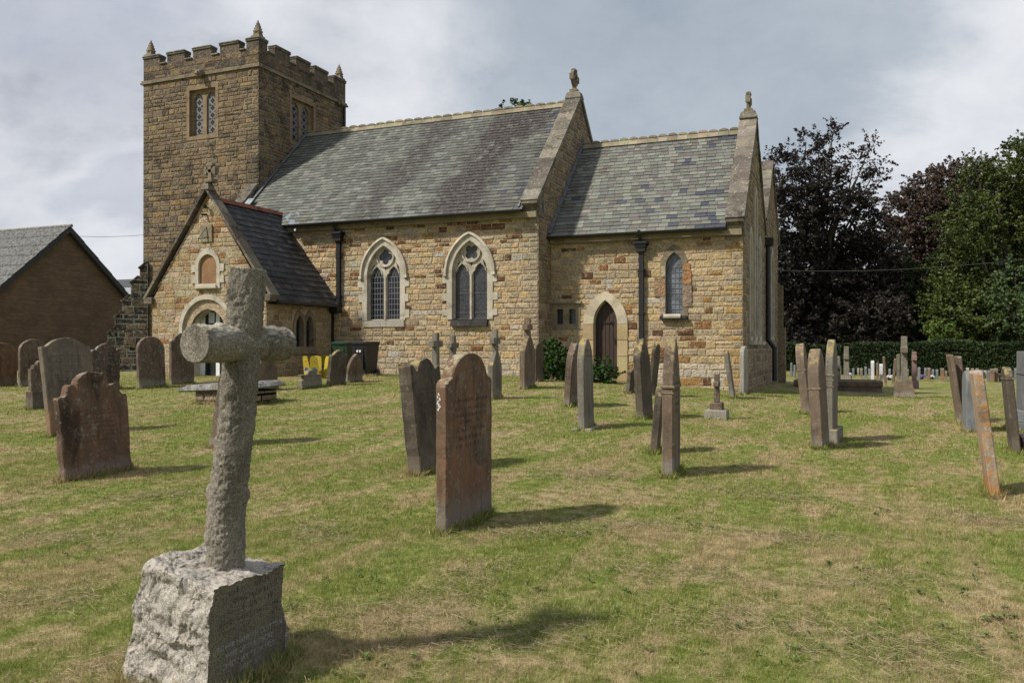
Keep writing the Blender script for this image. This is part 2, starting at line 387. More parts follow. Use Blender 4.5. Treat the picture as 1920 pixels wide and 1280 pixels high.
# ------------------------------------------------------------------ setting: ground
def axis(lo, hi, n, c0, k):
    u = np.linspace(-1, 1, n); q = np.sinh(u * k) / np.sinh(k); return np.where(q < 0, c0 + q * (c0 - lo), c0 + q * (hi - c0))
def grass_mat(name, blade):
    m, t, b = new_mat(name); tc = t('ShaderNodeTexCoord'); P = tc.outputs['Object']
    big = t.noise(t.mapping(P, (1, 1, .0)), .32, 4, .6, .6); mid = t.noise(t.mapping(P, (1.0, 1.0, .0), (5, 3, 0)), 1.15, 6, .68, .5)
    fine = t.noise(t.mapping(P, (1, 1, .3)), 7, 7, .75); lane = t.noise(t.mapping(P, (1.6, .30, 0), rot=(0, 0, R(-62))), 1.5, 4, .6, .3)
    dry = t.math('ADD', t.math('MULTIPLY', big, .55), t.math('ADD', t.math('MULTIPLY', mid, .68), t.math('ADD', t.math('MULTIPLY', lane, .80), t.math('MULTIPLY', fine, .60))))
    f = t.ramp(dry, 1.20, 1.48)
    green = t.mix(t.ramp(fine, .3, .7), (.145, .185, .038), (.240, .275, .075))
    straw = t.mix(t.ramp(fine, .3, .7), (.26, .21, .11), (.42, .35, .20))
    c = t.mix(f, green, straw)
    brt = t.math('MULTIPLY', t.ramp(t.noise(t.mapping(P, (1, 1, 0), (9, 4, 0)), 1.5, 5, .65), .58, .72), t.ramp(dry, 1.42, 1.24))
    c = t.mix(t.math('MULTIPLY', brt, .75), c, (.135, .225, .040))
    bare = t.ramp(t.noise(t.mapping(P, (1, 1, 0), (2, 8, 0)), .8, 6, .7, .6), .64, .72)
    c = t.mix(t.math('MULTIPLY', bare, .75), c, (.40, .315, .20))
    if blade:
        a = t('ShaderNodeAttribute', attribute_name='rnd')
        c = t.mix(1.0, c, t.mix(a.outputs['Fac'], (.75, .77, .68), (1.9, 1.85, 1.75)), 'MULTIPLY')
        c = t.mix(t.ramp(a.outputs['Fac'], .80, .90, 0, .75), c, (.52, .43, .27))
    else:
        c = t.mix(t.ramp(fine, .35, .62), t.mix(1.0, c, (.68, .66, .6), 'MULTIPLY'), c)
        bump(t, b, t.math('ADD', fine, t.noise(t.mapping(P, (1, 1, .3)), 34, 4, .7)), .55, .05)
    t.link(c, b.inputs['Base Color']); b.inputs['Roughness'].default_value = .9; b.inputs['Specular IOR Level'].default_value = .1
    if blade:
        tl = t('ShaderNodeBsdfTranslucent'); t.link(c, tl.inputs[0]); mx = t('ShaderNodeMixShader'); mx.inputs[0].default_value = .35
        t.link(b.outputs[0], mx.inputs[1]); t.link(tl.outputs[0], mx.inputs[2]); t.link(mx.outputs[0], m.node_tree.nodes['Material Output'].inputs[0])
    return m
M_GROUND = grass_mat('mown_turf', False); M_BLADE = grass_mat('grass_blades', True)
xs = axis(-420, 420, 460, -4, 5.0); ys = axis(-300, 900, 460, 10, 5.2)
X, Y = np.meshgrid(xs, ys); Z = G(X, Y)
V = np.stack([X, Y, Z], -1).reshape(-1, 3); idx = np.arange(V.shape[0]).reshape(X.shape)
Fc = np.stack([idx[:-1, :-1], idx[:-1, 1:], idx[1:, 1:], idx[1:, :-1]], -1).reshape(-1, 4)
g = np_mesh('ground', V, Fc, M_GROUND); g['kind'] = 'structure'; g.data.polygons.foreach_set('use_smooth', [True] * len(Fc))
BASES = []   # where tufts of longer grass stand against stones: (x, y, radius)

# ------------------------------------------------------------------ the church
church = empty('church', (-12, 26, .4))
tag(church, 'old sandstone parish church with battlemented tower, slate roofs and south porch', 'church')
church_children = []
def cpart(mb, name=None, mat=None, parent=None, smooth=False, label=None):
    o = mb.build(name, mat, None, smooth) if isinstance(mb, MB) else mb
    if label: o['label'] = label
    o.parent = parent or church
    # the geometry is written in world coordinates: cancel the Empty's offset
    if o.parent is church: o.location = -church.location
    return o
rs = random.Random(11)
BUFF = [(.48, .36, .20), (.45, .34, .19), (.42, .345, .225), (.48, .37, .225), (.40, .33, .22), (.45, .36, .235)]
ORG = [(.21, .105, .045), (.15, .078, .038), (.33, .20, .075), (.12, .068, .04), (.25, .13, .055)]
def pal_nave(p, isq, rng):
    x, z = p; r = rng.random()
    if isq: return varc((.33, .28, .20) if z < 4.2 else (.30, .27, .20), rng, .12)
    po = .17 if z > 3.6 else .085
    if z > 4.6: po = .27
    if r < po: return varc(rng.choice(ORG), rng, .18, .04)
    if r < po + .035: return varc((.42, .39, .33), rng, .12)
    c = varc(rng.choice(BUFF + [(.34, .27, .18)]), rng, .15, .035)
    if z < 1.1: c = mixc(c, (.50, .45, .36), .45)
    return c
def pal_chancel(p, isq, rng):
    x, z = p; r = rng.random()
    if isq: return varc(rng.choice([(.36, .29, .19), (.38, .25, .11), (.30, .25, .18)]), rng, .14)
    po = .06 if z > 3 else .11
    if r < po: return varc(rng.choice(ORG), rng, .18, .04)
    if r < po + .03: return varc((.43, .40, .34), rng, .12)
    c = varc(rng.choice(BUFF + [(.36, .29, .19)]), rng, .13, .03)
    if z < 1.0: c = mixc(c, (.58, .54, .46), .6)
    return c
def pal_east(p, isq, rng):
    return varc(rng.choice([(.27, .21, .14), (.23, .18, .12), (.30, .25, .18), (.20, .16, .12)]), rng, .18, .06)
def pal_tower(p, isq, rng):
    x, z = p; r = rng.random()
    if isq: return varc((.19, .15, .10) if r < .6 else (.10, .085, .065), rng, .2)
    if z > 12.1: return varc(rng.choice([(.14, .11, .08), (.085, .07, .055), (.19, .14, .085)]), rng, .25)
    if r < .10: return varc((.13, .105, .08), rng, .2)
    if r < .15: return varc((.27, .19, .095), rng, .12)
    return varc(rng.choice([(.21, .155, .095), (.18, .135, .088), (.235, .175, .11), (.20, .16, .115), (.165, .12, .08)]), rng, .13, .04)
def pal_porch(p, isq, rng):
    r = rng.random()
    if r < .12: return varc(rng.choice([(.28, .165, .07), (.22, .125, .06)]), rng, .15)
    return varc(rng.choice([(.40, .33, .22), (.36, .29, .19), (.43, .36, .25), (.35, .25, .13)]), rng, .15, .06)

# --- nave south wall
SN = south(24.0)
def wavy(poly): return poly
w1 = arch(-14.67, .645, 2.30, 3.80, 4.82); w2 = arch(-11.46, .63, 2.30, 3.80, 4.84)
def grown(cx, w, z0, zs, za, k, kb=None): return arch(cx, w + k, z0 - (k if kb is None else kb), zs, za + k * 1.15)
nout = [(-21.25, .1), (-9.1, .1), (-9.1, 5.52), (-21.25, 5.52)]
mb = MB(); backing(mb, SN, nout, [w1, w2], .05)
stone_wall(mb, SN, nout, [grown(-14.67, .645, 2.30, 3.80, 4.82, .20, .20), grown(-11.46, .63, 2.30, 3.80, 4.84, .20, .20)], pal_nave, (.12, .24), (.20, .52), None, 'r', rng=rs)
cpart(mb, 'nave_wall', M_WALL)
# nave east gable wall (above and beside the chancel) and its buttress-like corner return
NE = east(-9.1)
gout = [(24.006, .1), (32.4, .1), (32.4, 6.0), (28.2, 10.26), (24.006, 6.0)]
mb = MB(); backing(mb, NE, gout, [], .6); stone_wall(mb, NE, gout, [], pal_east, (.15, .26), (.24, .5), 'l', None, rng=rs)
cpart(mb, 'nave_gable_wall', M_WALL)
mb = MB(); nw = Fr((0, 32.4, 0), (1, 0, 0), (0, 1, 0)); backing(mb, nw, [(-21.25, .1), (-9.1, .1), (-9.1, 6), (-21.25, 6)], [], .3)
ww = Fr((-21.25, 0, 0), (0, 1, 0), (-1, 0, 0)); backing(mb, ww, [(24.01, .1), (32.39, .1), (32.39, 5.9), (28.2, 10.1), (24.01, 5.9)], [], .3, (.3, .24, .16))
cpart(mb, 'nave_back_wall', M_WALL)

# --- chancel
SCc = south(25.1)
lan = arch(-5.09, .255, 2.40, 3.87, 4.30); pd = arch(-7.26, .39, .15, 2.14, 2.89)
sq1 = [(-8.88, 2.15), (-8.66, 2.15), (-8.66, 2.62), (-8.88, 2.62)]; sq2 = [(-8.47, 2.15), (-8.24, 2.15), (-8.24, 2.62), (-8.47, 2.62)]
cout = [(-9.1, -.2), (-3.06, -.2), (-3.06, 4.80), (-9.1, 4.80)]
mb = MB(); backing(mb, SCc, cout, [lan, pd, sq1, sq2], .05)
stone_wall(mb, SCc, cout, [arch(-5.09, .40, 2.33, 3.87, 4.50), arch(-7.26, .69, -.2, 2.14, 3.12), [(-9.02, 2.0), (-8.10, 2.0), (-8.10, 2.78), (-9.02, 2.78)]], pal_chancel, (.12, .25), (.20, .54), None, 'r', rng=rs)
cpart(mb, 'chancel_wall', M_WALL)
CE = east(-3.06)
e1 = arch(28.3, .28, 1.75, 5.9, 6.5); e0 = arch(26.95, .24, 1.75, 4.5, 5.05); e2 = arch(29.65, .24, 1.75, 4.5, 5.05)
eout = [(25.106, -.2), (31.444, -.2), (31.444, 5.6), (28.3, 8.85), (25.106, 5.35)]
mb = MB(); backing(mb, CE, eout, [e0, e1, e2], .05)
stone_wall(mb, CE, eout, [arch(28.3, .42, 1.65, 5.9, 6.7), arch(26.95, .38, 1.65, 4.5, 5.25), arch(29.65, .38, 1.65, 4.5, 5.25)], pal_east, (.15, .27), (.25, .52), 'l', None, rng=rs)
pf = east(-2.94); po_ = [(25.08, -.2), (31.45, -.2), (31.45, 1.35), (25.0, 1.35)]
backing(mb, pf, po_, [], .12); stone_wall(mb, pf, po_, [], pal_east, (.18, .28), (.28, .55), rng=rs)
cpart(mb, 'chancel_gable_wall', M_WALL)
mb = MB()
for q in (e0, e1, e2):
    cx_ = sum(p[0] for p in q) / len(q); w_ = max(p[0] for p in q) - cx_; za = max(p[1] for p in q); zs_ = q[1][1]
    plate(mb, CE, arch(cx_, w_ + .17, 1.6, zs_, za + .2), [q], -.25, .05)
    mb.box((-3.06, cx_ - w_ - .22, 1.48), (-2.90, cx_ + w_ + .22, 1.60))
o = cpart(fix_normals(mb.build('east_window_frame', M_DRESS)), 'x', None)
mb = MB()
for q in (e0, e1, e2): mb.add([CE.P(x, y, -.22) for x, y in q], [tuple(range(len(q)))])
gl = mb.build('glass', M_GLASSB, o)
# --- north chapel seen behind the chancel's east gable
mb = MB(); cf = east(-3.06); co = [(31.45, -.4), (36.9, -.4), (36.9, 5.95), (34.15, 8.6), (31.45, 6.0)]
cl_ = arch(34.15, .45, 1.8, 4.2, 5.1)
backing(mb, cf, co, [cl_], .5); stone_wall(mb, cf, co, [arch(34.15, .6, 1.7, 4.2, 5.3)], pal_east, (.16, .27), (.26, .5), None, 'r', rng=rs)
nb_ = Fr((0, 36.9, 0), (1, 0, 0), (0, 1, 0)); backing(mb, nb_, [(-12, -.4), (-3.06, -.4), (-3.06, 5.95), (-12, 5.95)], [], .3)
mb.box((-3.5, 36.9, -.4), (-2.75, 37.35, 2.2), (.24, .19, .13)); mb.box((-3.4, 36.9, 2.2), (-2.85, 37.2, 4.0), (.22, .18, .12))
cpart(mb, 'chapel_wall', M_WALL)
mb = MB(); plate(mb, cf, arch(34.15, .62, 1.65, 4.2, 5.32), [cl_], -.25, .05)
o = cpart(fix_normals(mb.build('chapel_window_frame', M_DRESS)), 'x')
mb = MB(); mb.add([cf.P(x, y, -.22) for x, y in cl_], [tuple(range(len(cl_)))]); mb.build('glass', M_GLASSB, o)

# --- tower
TX0, TX1, TY0, TY1 = -26.85, -21.0, 25.3, 31.1
TS = south(TY0); TE = east(TX1)
bw = [(-24.40, 9.72), (-23.08, 9.72), (-23.08, 11.55), (-24.40, 11.55)]
beS = [(27.28, 9.72), (28.72, 9.72), (28.72, 11.45), (27.28, 11.45)]
STR = 12.1
mb = MB()
for fr, out, ho in ((TS, [(TX0, 0), (TX1, 0), (TX1, STR), (TX0, STR)], [bw]), (TE, [(TY0 + .006, 5), (TY1 - .006, 5), (TY1 - .006, STR), (TY0 + .006, STR)], [beS]),
                    (Fr((0, TY1, 0), (1, 0, 0), (0, 1, 0)), [(TX0, 0), (TX1, 0), (TX1, STR), (TX0, STR)], []), (Fr((TX0, 0, 0), (0, 1, 0), (-1, 0, 0)), [(TY0 + .006, 0), (TY1 - .006, 0), (TY1 - .006, STR), (TY0 + .006, STR)], [])):
    backing(mb, fr, out, ho, .05, (.30, .24, .16))
    gb = [[(min(p[0] for p in h) - .12, min(p[1] for p in h) - .14), (max(p[0] for p in h) + .12, min(p[1] for p in h) - .14), (max(p[0] for p in h) + .12, max(p[1] for p in h) + .14), (min(p[0] for p in h) - .12, max(p[1] for p in h) + .14)] for h in ho]
    stone_wall(mb, fr, out, gb, pal_tower, (.13, .26), (.20, .60), 'l', 'r', rng=rs, prot=(.012, .038))
cpart(mb, 'tower_wall', M_TOWER)
# string course and parapet
mb = MB()
for a_, k_ in ((.09, (0, .07)), (.055, (.07, .15))):
    mb.box((TX0 - a_, TY0 - a_, STR + k_[0] - .03), (TX1 + a_, TY1 + a_, STR + k_[1] - .03 - .002))
for gx, gy in ((-23.7, TY0 - .2),):
    mb.obox((gx, gy, STR + .03), .26, .32, .26, Matrix.Rotation(.5, 3, 'X'), None, .7, .05); mb.obox((gx, gy - .15, STR + .0), .16, .16, .18, None, None, .6, .04)
mb.obox((TX1 + .2, TY0 + 5.2, STR), .24, .24, .3, None, None, .7, .05)
cpart(fix_normals(mb.build('string_course', M_DRESSDARK)), 'x')
mb = MB(); cr = MB(); FL, MT = 12.80, 13.17
def para(fr, a, b, merl):
    out = [(a, STR + .13)] + [(b, STR + .13)]
    top = [(b, FL)]
    pts = [(a, STR + .13), (b, STR + .13)]; up = []
    for m0, m1 in reversed(merl): up += [(m1, FL), (m1, MT), (m0, MT), (m0, FL)]
    up2 = []
    for p in up:
        if up2 and p == up2[-1]: continue
        up2.append(p)
    if up2[0][0] >= b - 1e-6: up2 = up2[1:]; 
    if up2[-1][0] <= a + 1e-6: up2 = up2[:-1]
    plate(mb, fr, pts + up2, [], -.32, .0, (.13, .105, .08))
    stone_wall(mb, fr, [(a, STR + .14), (b, STR + .14), (b, FL - .02), (a, FL - .02)], [], pal_tower, (.30, .34), (.4, .8), rng=rs, prot=(.006, .016))
    for m0, m1 in merl:
        k = .0 if m0 > a + .1 and m1 < b - .1 else .0
        cr.obox(fr.P((m0 + m1) / 2, MT + .045, -.15), *( (m1 - m0 + .06, .41) if abs(fr.n.y) > .5 else (.41, m1 - m0 + .06)), .07, None, varc((.8, .78, .74), rs, .25), .92, .02)
        cr.obox(fr.P((m0 + m1) / 2, MT - .03, -.15), *( (m1 - m0 + .03, .38) if abs(fr.n.y) > .5 else (.38, m1 - m0 + .03)), .06, None, (.55, .54, .5), 1, .01)
    ms = sorted(merl)
    for (p0, p1), (q0, q1) in zip(ms[:-1], ms[1:]):
        cr.obox(fr.P((p1 + q0) / 2, FL + .03, -.14), *( (q0 - p1 - .06, .42) if abs(fr.n.y) > .5 else (.42, q0 - p1 - .06)), .07, None, varc((.9, .9, .85), rs, .2), .96, .015)
def merlset(a, b):
    L = b - a; w = [(0, .86), (1.26, 2.18), (2.60, 3.52), (3.96, 4.90), (5.25, L)] if L > 5.82 else [(0, .50), (.96, 1.88), (2.28, 3.20), (3.52, 4.46), (4.88, L)]
    return [(a + p, a + q) for p, q in w]
para(TS, TX0 + .004, TX1 - .004, merlset(TX0 + .004, TX1 - .004)); para(TE, TY0 + .004, TY1 - .004, merlset(TY0 + .004, TY1 - .004))
para(Fr((0, TY1, 0), (1, 0, 0), (0, 1, 0)), TX0 + .004, TX1 - .004, merlset(TX0 + .004, TX1 - .004)); para(Fr((TX0, 0, 0), (0, 1, 0), (-1, 0, 0)), TY0 + .004, TY1 - .004, merlset(TY0 + .004, TY1 - .004))
cpart(fix_normals(mb.build('parapet', M_TOWER)), 'x'); cpart(fix_normals(cr.build('parapet_coping', M_COPE)), 'x')
mb = MB(); mb.box((TX0 + .3, TY0 + .3, 12.2), (TX1 - .3, TY1 - .3, 12.35)); cpart(mb, 'tower_roof', M_LEAD)
for px_, py_ in ((TX0 + .2, TY0 + .2), (TX1 - .2, TY0 + .2), (TX1 - .2, TY1 - .2), (TX0 + .2, TY1 - .2)):
    mb = MB(); z = MT + .05
    mb.obox((px_, py_, z + .06), .42, .42, .12, None, None, .85, .02); mb.obox((px_, py_, z + .17), .27, .27, .14, None, None, .9, .015)
    rr_ = [[Vector((px_ + r_ * math.cos(a * math.pi / 4), py_ + r_ * math.sin(a * math.pi / 4), z + h_)) for a in range(8)] for r_, h_ in ((.15, .22), (.17, .27), (.12, .42), (.075, .56), (.03, .68), (.008, .74))]
    mb.loft(rr_)
    for k in range(4):
        for i, h_ in enumerate((.30, .40, .50, .59)):
            r_ = .15 - .035 * i; an = k * math.pi / 2 + math.pi / 4
            mb.obox((px_ + r_ * math.cos(an), py_ + r_ * math.sin(an), z + h_), .07, .07, .06, Matrix.Rotation(an, 3, 'Z'), None, .5, .01)
    cpart(fix_normals(mb.build('pinnacle', M_DRESSDARK)), 'x')

# belfry windows: square frame, mullion, two round-headed lights, pierced boards
def belfry(fr, h):
    x0, x1 = h[0][0], h[1][0]; z0, z1 = h[0][1], h[2][1]; cx_ = (x0 + x1) / 2
    mb = MB()
    plate(mb, fr, [(x0 - .14, z0 - .15), (x1 + .14, z0 - .15), (x1 + .14, z1 + .15), (x0 - .14, z1 + .15)], [h], -.02, .028)
    plate(mb, fr, h, [arch(cx_ - .325, .235, z0 + .04, z1 - .42, z1 - .10), arch(cx_ + .325, .235, z0 + .04, z1 - .42, z1 - .10)], -.20, -.12)
    for s_, a_ in ((x0, 1), (x1, -1)): mb.add([fr.P(s_, z0, .0), fr.P(s_, z1, 0), fr.P(s_, z1, -.3), fr.P(s_, z0, -.3)], [(0, 1, 2, 3)])
    mb.add([fr.P(x0, z1, .0), fr.P(x1, z1, 0), fr.P(x1, z1, -.3), fr.P(x0, z1, -.3), fr.P(x0, z0, .0), fr.P(x1, z0, 0), fr.P(x1, z0, -.3), fr.P(x0, z0, -.3)], [(0, 1, 2, 3), (4, 5, 6, 7)])
    o = cpart(fix_normals(mb.build('belfry_window', dressed('tower_window_stone', (.27, .20, .12), (.21, .155, .095), .2, .4))), 'x')
    bd = MB(); bk = MB()
    for c_ in (cx_ - .335, cx_ + .335):
        bd.add([fr.P(c_ - .29, z0, -.18), fr.P(c_ + .29, z0, -.18), fr.P(c_ + .29, z1 - .05, -.18), fr.P(c_ - .29, z1 - .05, -.18)], [(0, 1, 2, 3)])
        z = z0 + .24; i = 0
        while z < z1 - .25:
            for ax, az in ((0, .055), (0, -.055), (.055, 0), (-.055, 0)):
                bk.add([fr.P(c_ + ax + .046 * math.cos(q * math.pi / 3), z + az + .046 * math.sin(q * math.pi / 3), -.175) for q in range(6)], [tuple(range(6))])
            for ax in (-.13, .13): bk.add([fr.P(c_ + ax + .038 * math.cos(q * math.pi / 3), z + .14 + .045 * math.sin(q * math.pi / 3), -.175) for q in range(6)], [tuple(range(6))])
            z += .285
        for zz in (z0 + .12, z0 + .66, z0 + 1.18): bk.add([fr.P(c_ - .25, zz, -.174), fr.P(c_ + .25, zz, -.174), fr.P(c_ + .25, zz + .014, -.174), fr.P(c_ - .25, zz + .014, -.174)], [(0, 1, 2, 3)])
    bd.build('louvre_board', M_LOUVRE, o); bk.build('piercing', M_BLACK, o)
belfry(TS, bw); belfry(TE, beS)
# stepped diagonal buttress at the south-west corner
mb = MB(); bd_ = Vector((-.77, -.64, 0)).normalized(); side = Vector((bd_.y, -bd_.x, 0))
steps = [(1.75, .0, 1.45), (1.48, 1.45, 2.05), (1.22, 2.05, 2.7), (.95, 2.7, 3.35), (.62, 3.35, 4.1), (.30, 4.1, 4.7)]
for i, (l_, z0, z1) in enumerate(steps):
    for sg in (1, -1):
        fr = Fr(Vector((TX0 + .15, TY0 + .15, 0)) + side * .36 * sg, bd_, side * sg)
        o_ = [(0, z0), (l_, z0), (l_, z1 - .12), (l_ - .22, z1 + .1), (0, z1 + .1)]
        backing(mb, fr, o_, [], .36, (.42, .42, .38)); stone_wall(mb, fr, [(0, z0), (l_, z0), (l_, z1), (0, z1)], [], lambda p, q, r: varc((.045, .04, .033) if r.random() < .65 else (.15, .115, .08), r, .3), (.19, .32), (.25, .6), rng=rs, gap=.02, prot=(.015, .03))
    e_ = Fr(Vector((TX0 + .15, TY0 + .15, 0)) + bd_ * l_ - side * .36, side, bd_)
    backing(mb, e_, [(0, z0), (.72, z0), (.72, z1 - .1), (0, z1 - .1)], [], .1, (.42, .42, .38)); stone_wall(mb, e_, [(0, z0), (.72, z0), (.72, z1 - .1), (0, z1 - .1)], [], lambda p, q, r: varc((.05, .045, .04), r, .3), (.2, .3), (.3, .5), rng=rs, gap=.025)
    c0 = Vector((TX0 + .15, TY0 + .15, 0)) + bd_ * (l_ - .12); m3 = Matrix((side, bd_, (0, 0, 1))).transposed() @ Matrix.Rotation(R(-42), 3, 'X')
    mb.obox(c0 + Vector((0, 0, z1 + .0)), .84, .44, .09, m3, (.06, .05, .04), 1, .015)
cpart(mb, 'buttress', M_BUTT)

# --- roofs
def slates(mb, e0, e1, r0, r1, expo, wid, pal, rng, th=.012):
    """slate courses from eave line e0-e1 up to ridge line r0-r1"""
    e0, e1, r0, r1 = map(Vector, (e0, e1, r0, r1)); nC = int(round(((r0 - e0).length) / expo)); 
    nrm = (e1 - e0).cross(r0 - e0).normalized()
    if nrm.z < 0: nrm = -nrm
    for i in range(nC):
        f0 = i / nC; f1 = (i + 1.0) / nC
        A0 = e0.lerp(r0, f0); B0 = e1.lerp(r1, f0); A1 = e0.lerp(r0, f1 + .10 / nC); B1 = e1.lerp(r1, f1 + .10 / nC); L = (B0 - A0).length
        w = wid * (1.12 - .3 * f0); nW = max(1, int(L / w)); off = (.5 if i % 2 else 0)
        xs_ = [0.0]; k = 0
        while True:
            step = w * rng.uniform(.8, 1.2) / L * (.55 if (k == 0 and off) else 1); k += 1
            if xs_[-1] + step > 1 - .3 * w / L: break
            xs_.append(xs_[-1] + step)
        xs_.append(1.0); dr = 0
        for k in range(len(xs_) - 1):
            a = xs_[k] + .0022 / L * 2; b = xs_[k + 1] - .0022 / L * 2; t0 = th * 2 + rng.uniform(-.004, .009); dd = (A1 - A0) * rng.uniform(-.06, .05)
            p0 = A0.lerp(B0, a) + nrm * t0 + dd; p1 = A0.lerp(B0, b) + nrm * (t0 + rng.uniform(-.003, .003)) + dd
            q1 = A1.lerp(B1, b) + nrm * .004; q0 = A1.lerp(B1, a) + nrm * .004
            mb.add([p0, p1, q1, q0, p0 - nrm * th * 1.6, p1 - nrm * th * 1.6], [(0, 1, 2, 3), (4, 5, 1, 0), (0, 3, 4), (1, 5, 2)], pal((xs_[k] + xs_[k + 1]) / 2, f0, rng))
    mb.add([e0 - nrm * .01, e1 - nrm * .01, r1 - nrm * .01, r0 - nrm * .01], [(0, 1, 2, 3)], (.03, .03, .03))
BLUE = set()
def pal_slnave(x, f, rng):
    if x > .84 and rng.random() < (.16 if f > .68 else .035 + (.5 if (f < .22 and f > .1 and x > .965) else 0)): return varc((.068, .075, .10), rng, .15)
    return varc(rng.choice([(.15, .158, .14), (.13, .137, .122), (.178, .186, .162), (.112, .117, .105)]), rng, .16, .04)
def pal_slch(x, f, rng):
    pb = .008
    if f > .84 and x > .78: pb = .45
    if f < .12 and x > .80: pb = .6
    if f < .3 and .4 < x < .85: pb = .09
    if .3 < f < .34 and x > .8: pb = .4
    if .64 < f < .71 and .68 < x < .76: pb = .8
    if rng.random() < pb: return varc((.068, .075, .10), rng, .15)
    return varc(rng.choice([(.185, .195, .168), (.165, .17, .152), (.14, .144, .13), (.215, .22, .19), (.145, .135, .122)]), rng, .14, .04)
def pal_slporch(x, f, rng): return varc(rng.choice([(.042, .044, .05), (.055, .055, .06), (.038, .038, .04), (.07, .068, .068)]), rng, .22, .04)
mb = MB(); slates(mb, (-20.98, 23.66, 5.66), (-9.52, 23.66, 5.66), (-20.98, 28.2, 10.12), (-9.52, 28.2, 10.12), .185, .27, pal_slnave, rs)
mb.add([(-20.98, 32.75, 5.66), (-9.5, 32.75, 5.66), (-9.5, 28.2, 10.12), (-20.98, 28.2, 10.12)], [(0, 1, 2, 3)], (.13, .13, .12))
cpart(mb, 'nave_roof', M_SLATE)
mb = MB(); slates(mb, (-9.06, 24.80, 4.93), (-3.52, 24.80, 4.93), (-9.06, 28.3, 8.55), (-3.52, 28.3, 8.55), .185, .27, pal_slch, rs)
mb.add([(-9.06, 31.6, 5.2), (-3.5, 31.6, 5.2), (-3.5, 28.3, 8.55), (-9.06, 28.3, 8.55)], [(0, 1, 2, 3)], (.13, .13, .12))
cpart(mb, 'chancel_roof', M_SLATE2)
mb = MB(); mb.add([(-12, 31.4, 5.85), (-3.5, 31.4, 5.85), (-3.5, 34.15, 8.4), (-12, 34.15, 8.4), (-12, 37.1, 5.7), (-3.5, 37.1, 5.7)], [(0, 1, 2, 3), (2, 3, 4, 5)], (.15, .155, .14)); cpart(mb, 'chapel_roof', M_SLATE2)
# ridge tiles with scalloped crest
def ridge(mb, a, b, n, h=.10, w=.17, crest=True, rng=rs):
    a, b = Vector(a), Vector(b); d = (b - a) / n
    for i in range(n):
        p = a + d * i; q = a + d * (i + .985); c = varc((1, 1, .97), rng, .22, .05); j = rng.uniform(-.012, .012)
        sv = Vector((-d.y, d.x, 0)).normalized() * w; up = Vector((0, 0, h + j)); dn = Vector((0, 0, -w * .95))
        mb.add([p + sv + dn, p + up * .6, p - sv + dn, q + sv + dn, q + up * .6, q - sv + dn], [(0, 1, 4, 3), (1, 2, 5, 4), (0, 2, 1), (3, 4, 5)], c)
        if crest:
            sv2 = sv * .28; ring = []
            for u_, z_ in ((.04, .45), (.1, .85), (.3, 1.08), (.5, 1.14), (.7, 1.08), (.9, .85), (.96, .45)): ring.append(p.lerp(q, u_) + Vector((0, 0, (h + j) * z_)))
            k = len(ring); mb.add([r_ + sv2 for r_ in ring] + [r_ - sv2 for r_ in ring], [tuple(range(k)), tuple(reversed(range(k, 2 * k)))] + [(m, (m + 1) % k, k + (m + 1) % k, k + m) for m in range(k)], c)
mb = MB(); ridge(mb, (-20.98, 28.2, 10.18), (-9.55, 28.2, 10.18), 27, .105, .16); cpart(fix_normals(mb.build('ridge_tiles', M_RIDGE)), 'x', label='stone ridge tiles on the nave')
mb = MB(); ridge(mb, (-9.05, 28.3, 8.62), (-3.55, 28.3, 8.62), 16, .11, .16); cpart(fix_normals(mb.build('ridge_tiles', M_RIDGE)), 'x', label='scalloped stone ridge tiles on the chancel')
# gable copings
def coping(mb, x0, x1, pts, seg, th=.13, rng=rs, along='y'):
    for (a, za), (b, zb) in zip(pts[:-1], pts[1:]):
        L = math.hypot(b - a, zb - za); n = max(1, int(round(L / seg)))
        for i in range(n):
            f0, f1 = i / n, (i + .985) / n; pa = (a + (b - a) * f0, za + (zb - za) * f0); pb = (a + (b - a) * f1, za + (zb - za) * f1)
            nn = Vector((-(zb - za), (b - a))).normalized()
            if nn.y < 0: nn = -nn
            c = varc((1.08, 1.05, 1) if rng.random() < .5 else (.66, .62, .61), rng, .2, .04); k0, k1 = rng.uniform(-.006, .006), rng.uniform(0, .008)
            prof = [(pa[0], pa[1]), (pb[0], pb[1]), (pb[0] - nn.x * th, pb[1] - nn.y * th), (pa[0] - nn.x * th, pa[1] - nn.y * th)]
            prof = [(u + nn.x * k1, z + nn.y * k1) for u, z in prof]; X0, X1 = x0 + k0, x1 + k0
            if along == 'y': vs = [(X0, u, z) for u, z in prof] + [(X1, u, z) for u, z in prof]
            else: vs = [(u, X0, z) for u, z in prof] + [(u, X1, z) for u, z in prof]
            mb.add(vs, [(3, 2, 1, 0), (4, 5, 6, 7)] + [(m, (m + 1) % 4, 4 + (m + 1) % 4, 4 + m) for m in range(4)], c)
def kneeler(mb, x0, x1, y, z, d=.42, h=.5, c=(.85, .8, .72)):
    vs = []
    prof = [(y + d, z - h), (y + .03, z - h), (y - .02, z - h * .45), (y - .20, z - .12), (y - .20, z - .04), (y + d, z + .3)]
    k = len(prof); vs = [(x0, u, q) for u, q in prof] + [(x1, u, q) for u, q in prof]
    mb.add(vs, [tuple(range(k)), tuple(reversed(range(k, 2 * k)))] + [(m, (m + 1) % k, k + (m + 1) % k, k + m) for m in range(k)], c)
mb = MB()
coping(mb, -9.60, -9.02, [(23.72, 5.97), (28.2, 10.44)], .56); coping(mb, -9.60, -9.02, [(32.7, 5.97), (28.2, 10.44)], .7)
mb.obox((-9.31, 28.2, 10.40), .6, .42, .26, None, (1, 1, .95), .8, .03); kneeler(mb, -9.58, -9.05, 23.95, 5.98)
cpart(fix_normals(mb.build('nave_coping', M_COPE)), 'x')
mb = MB()
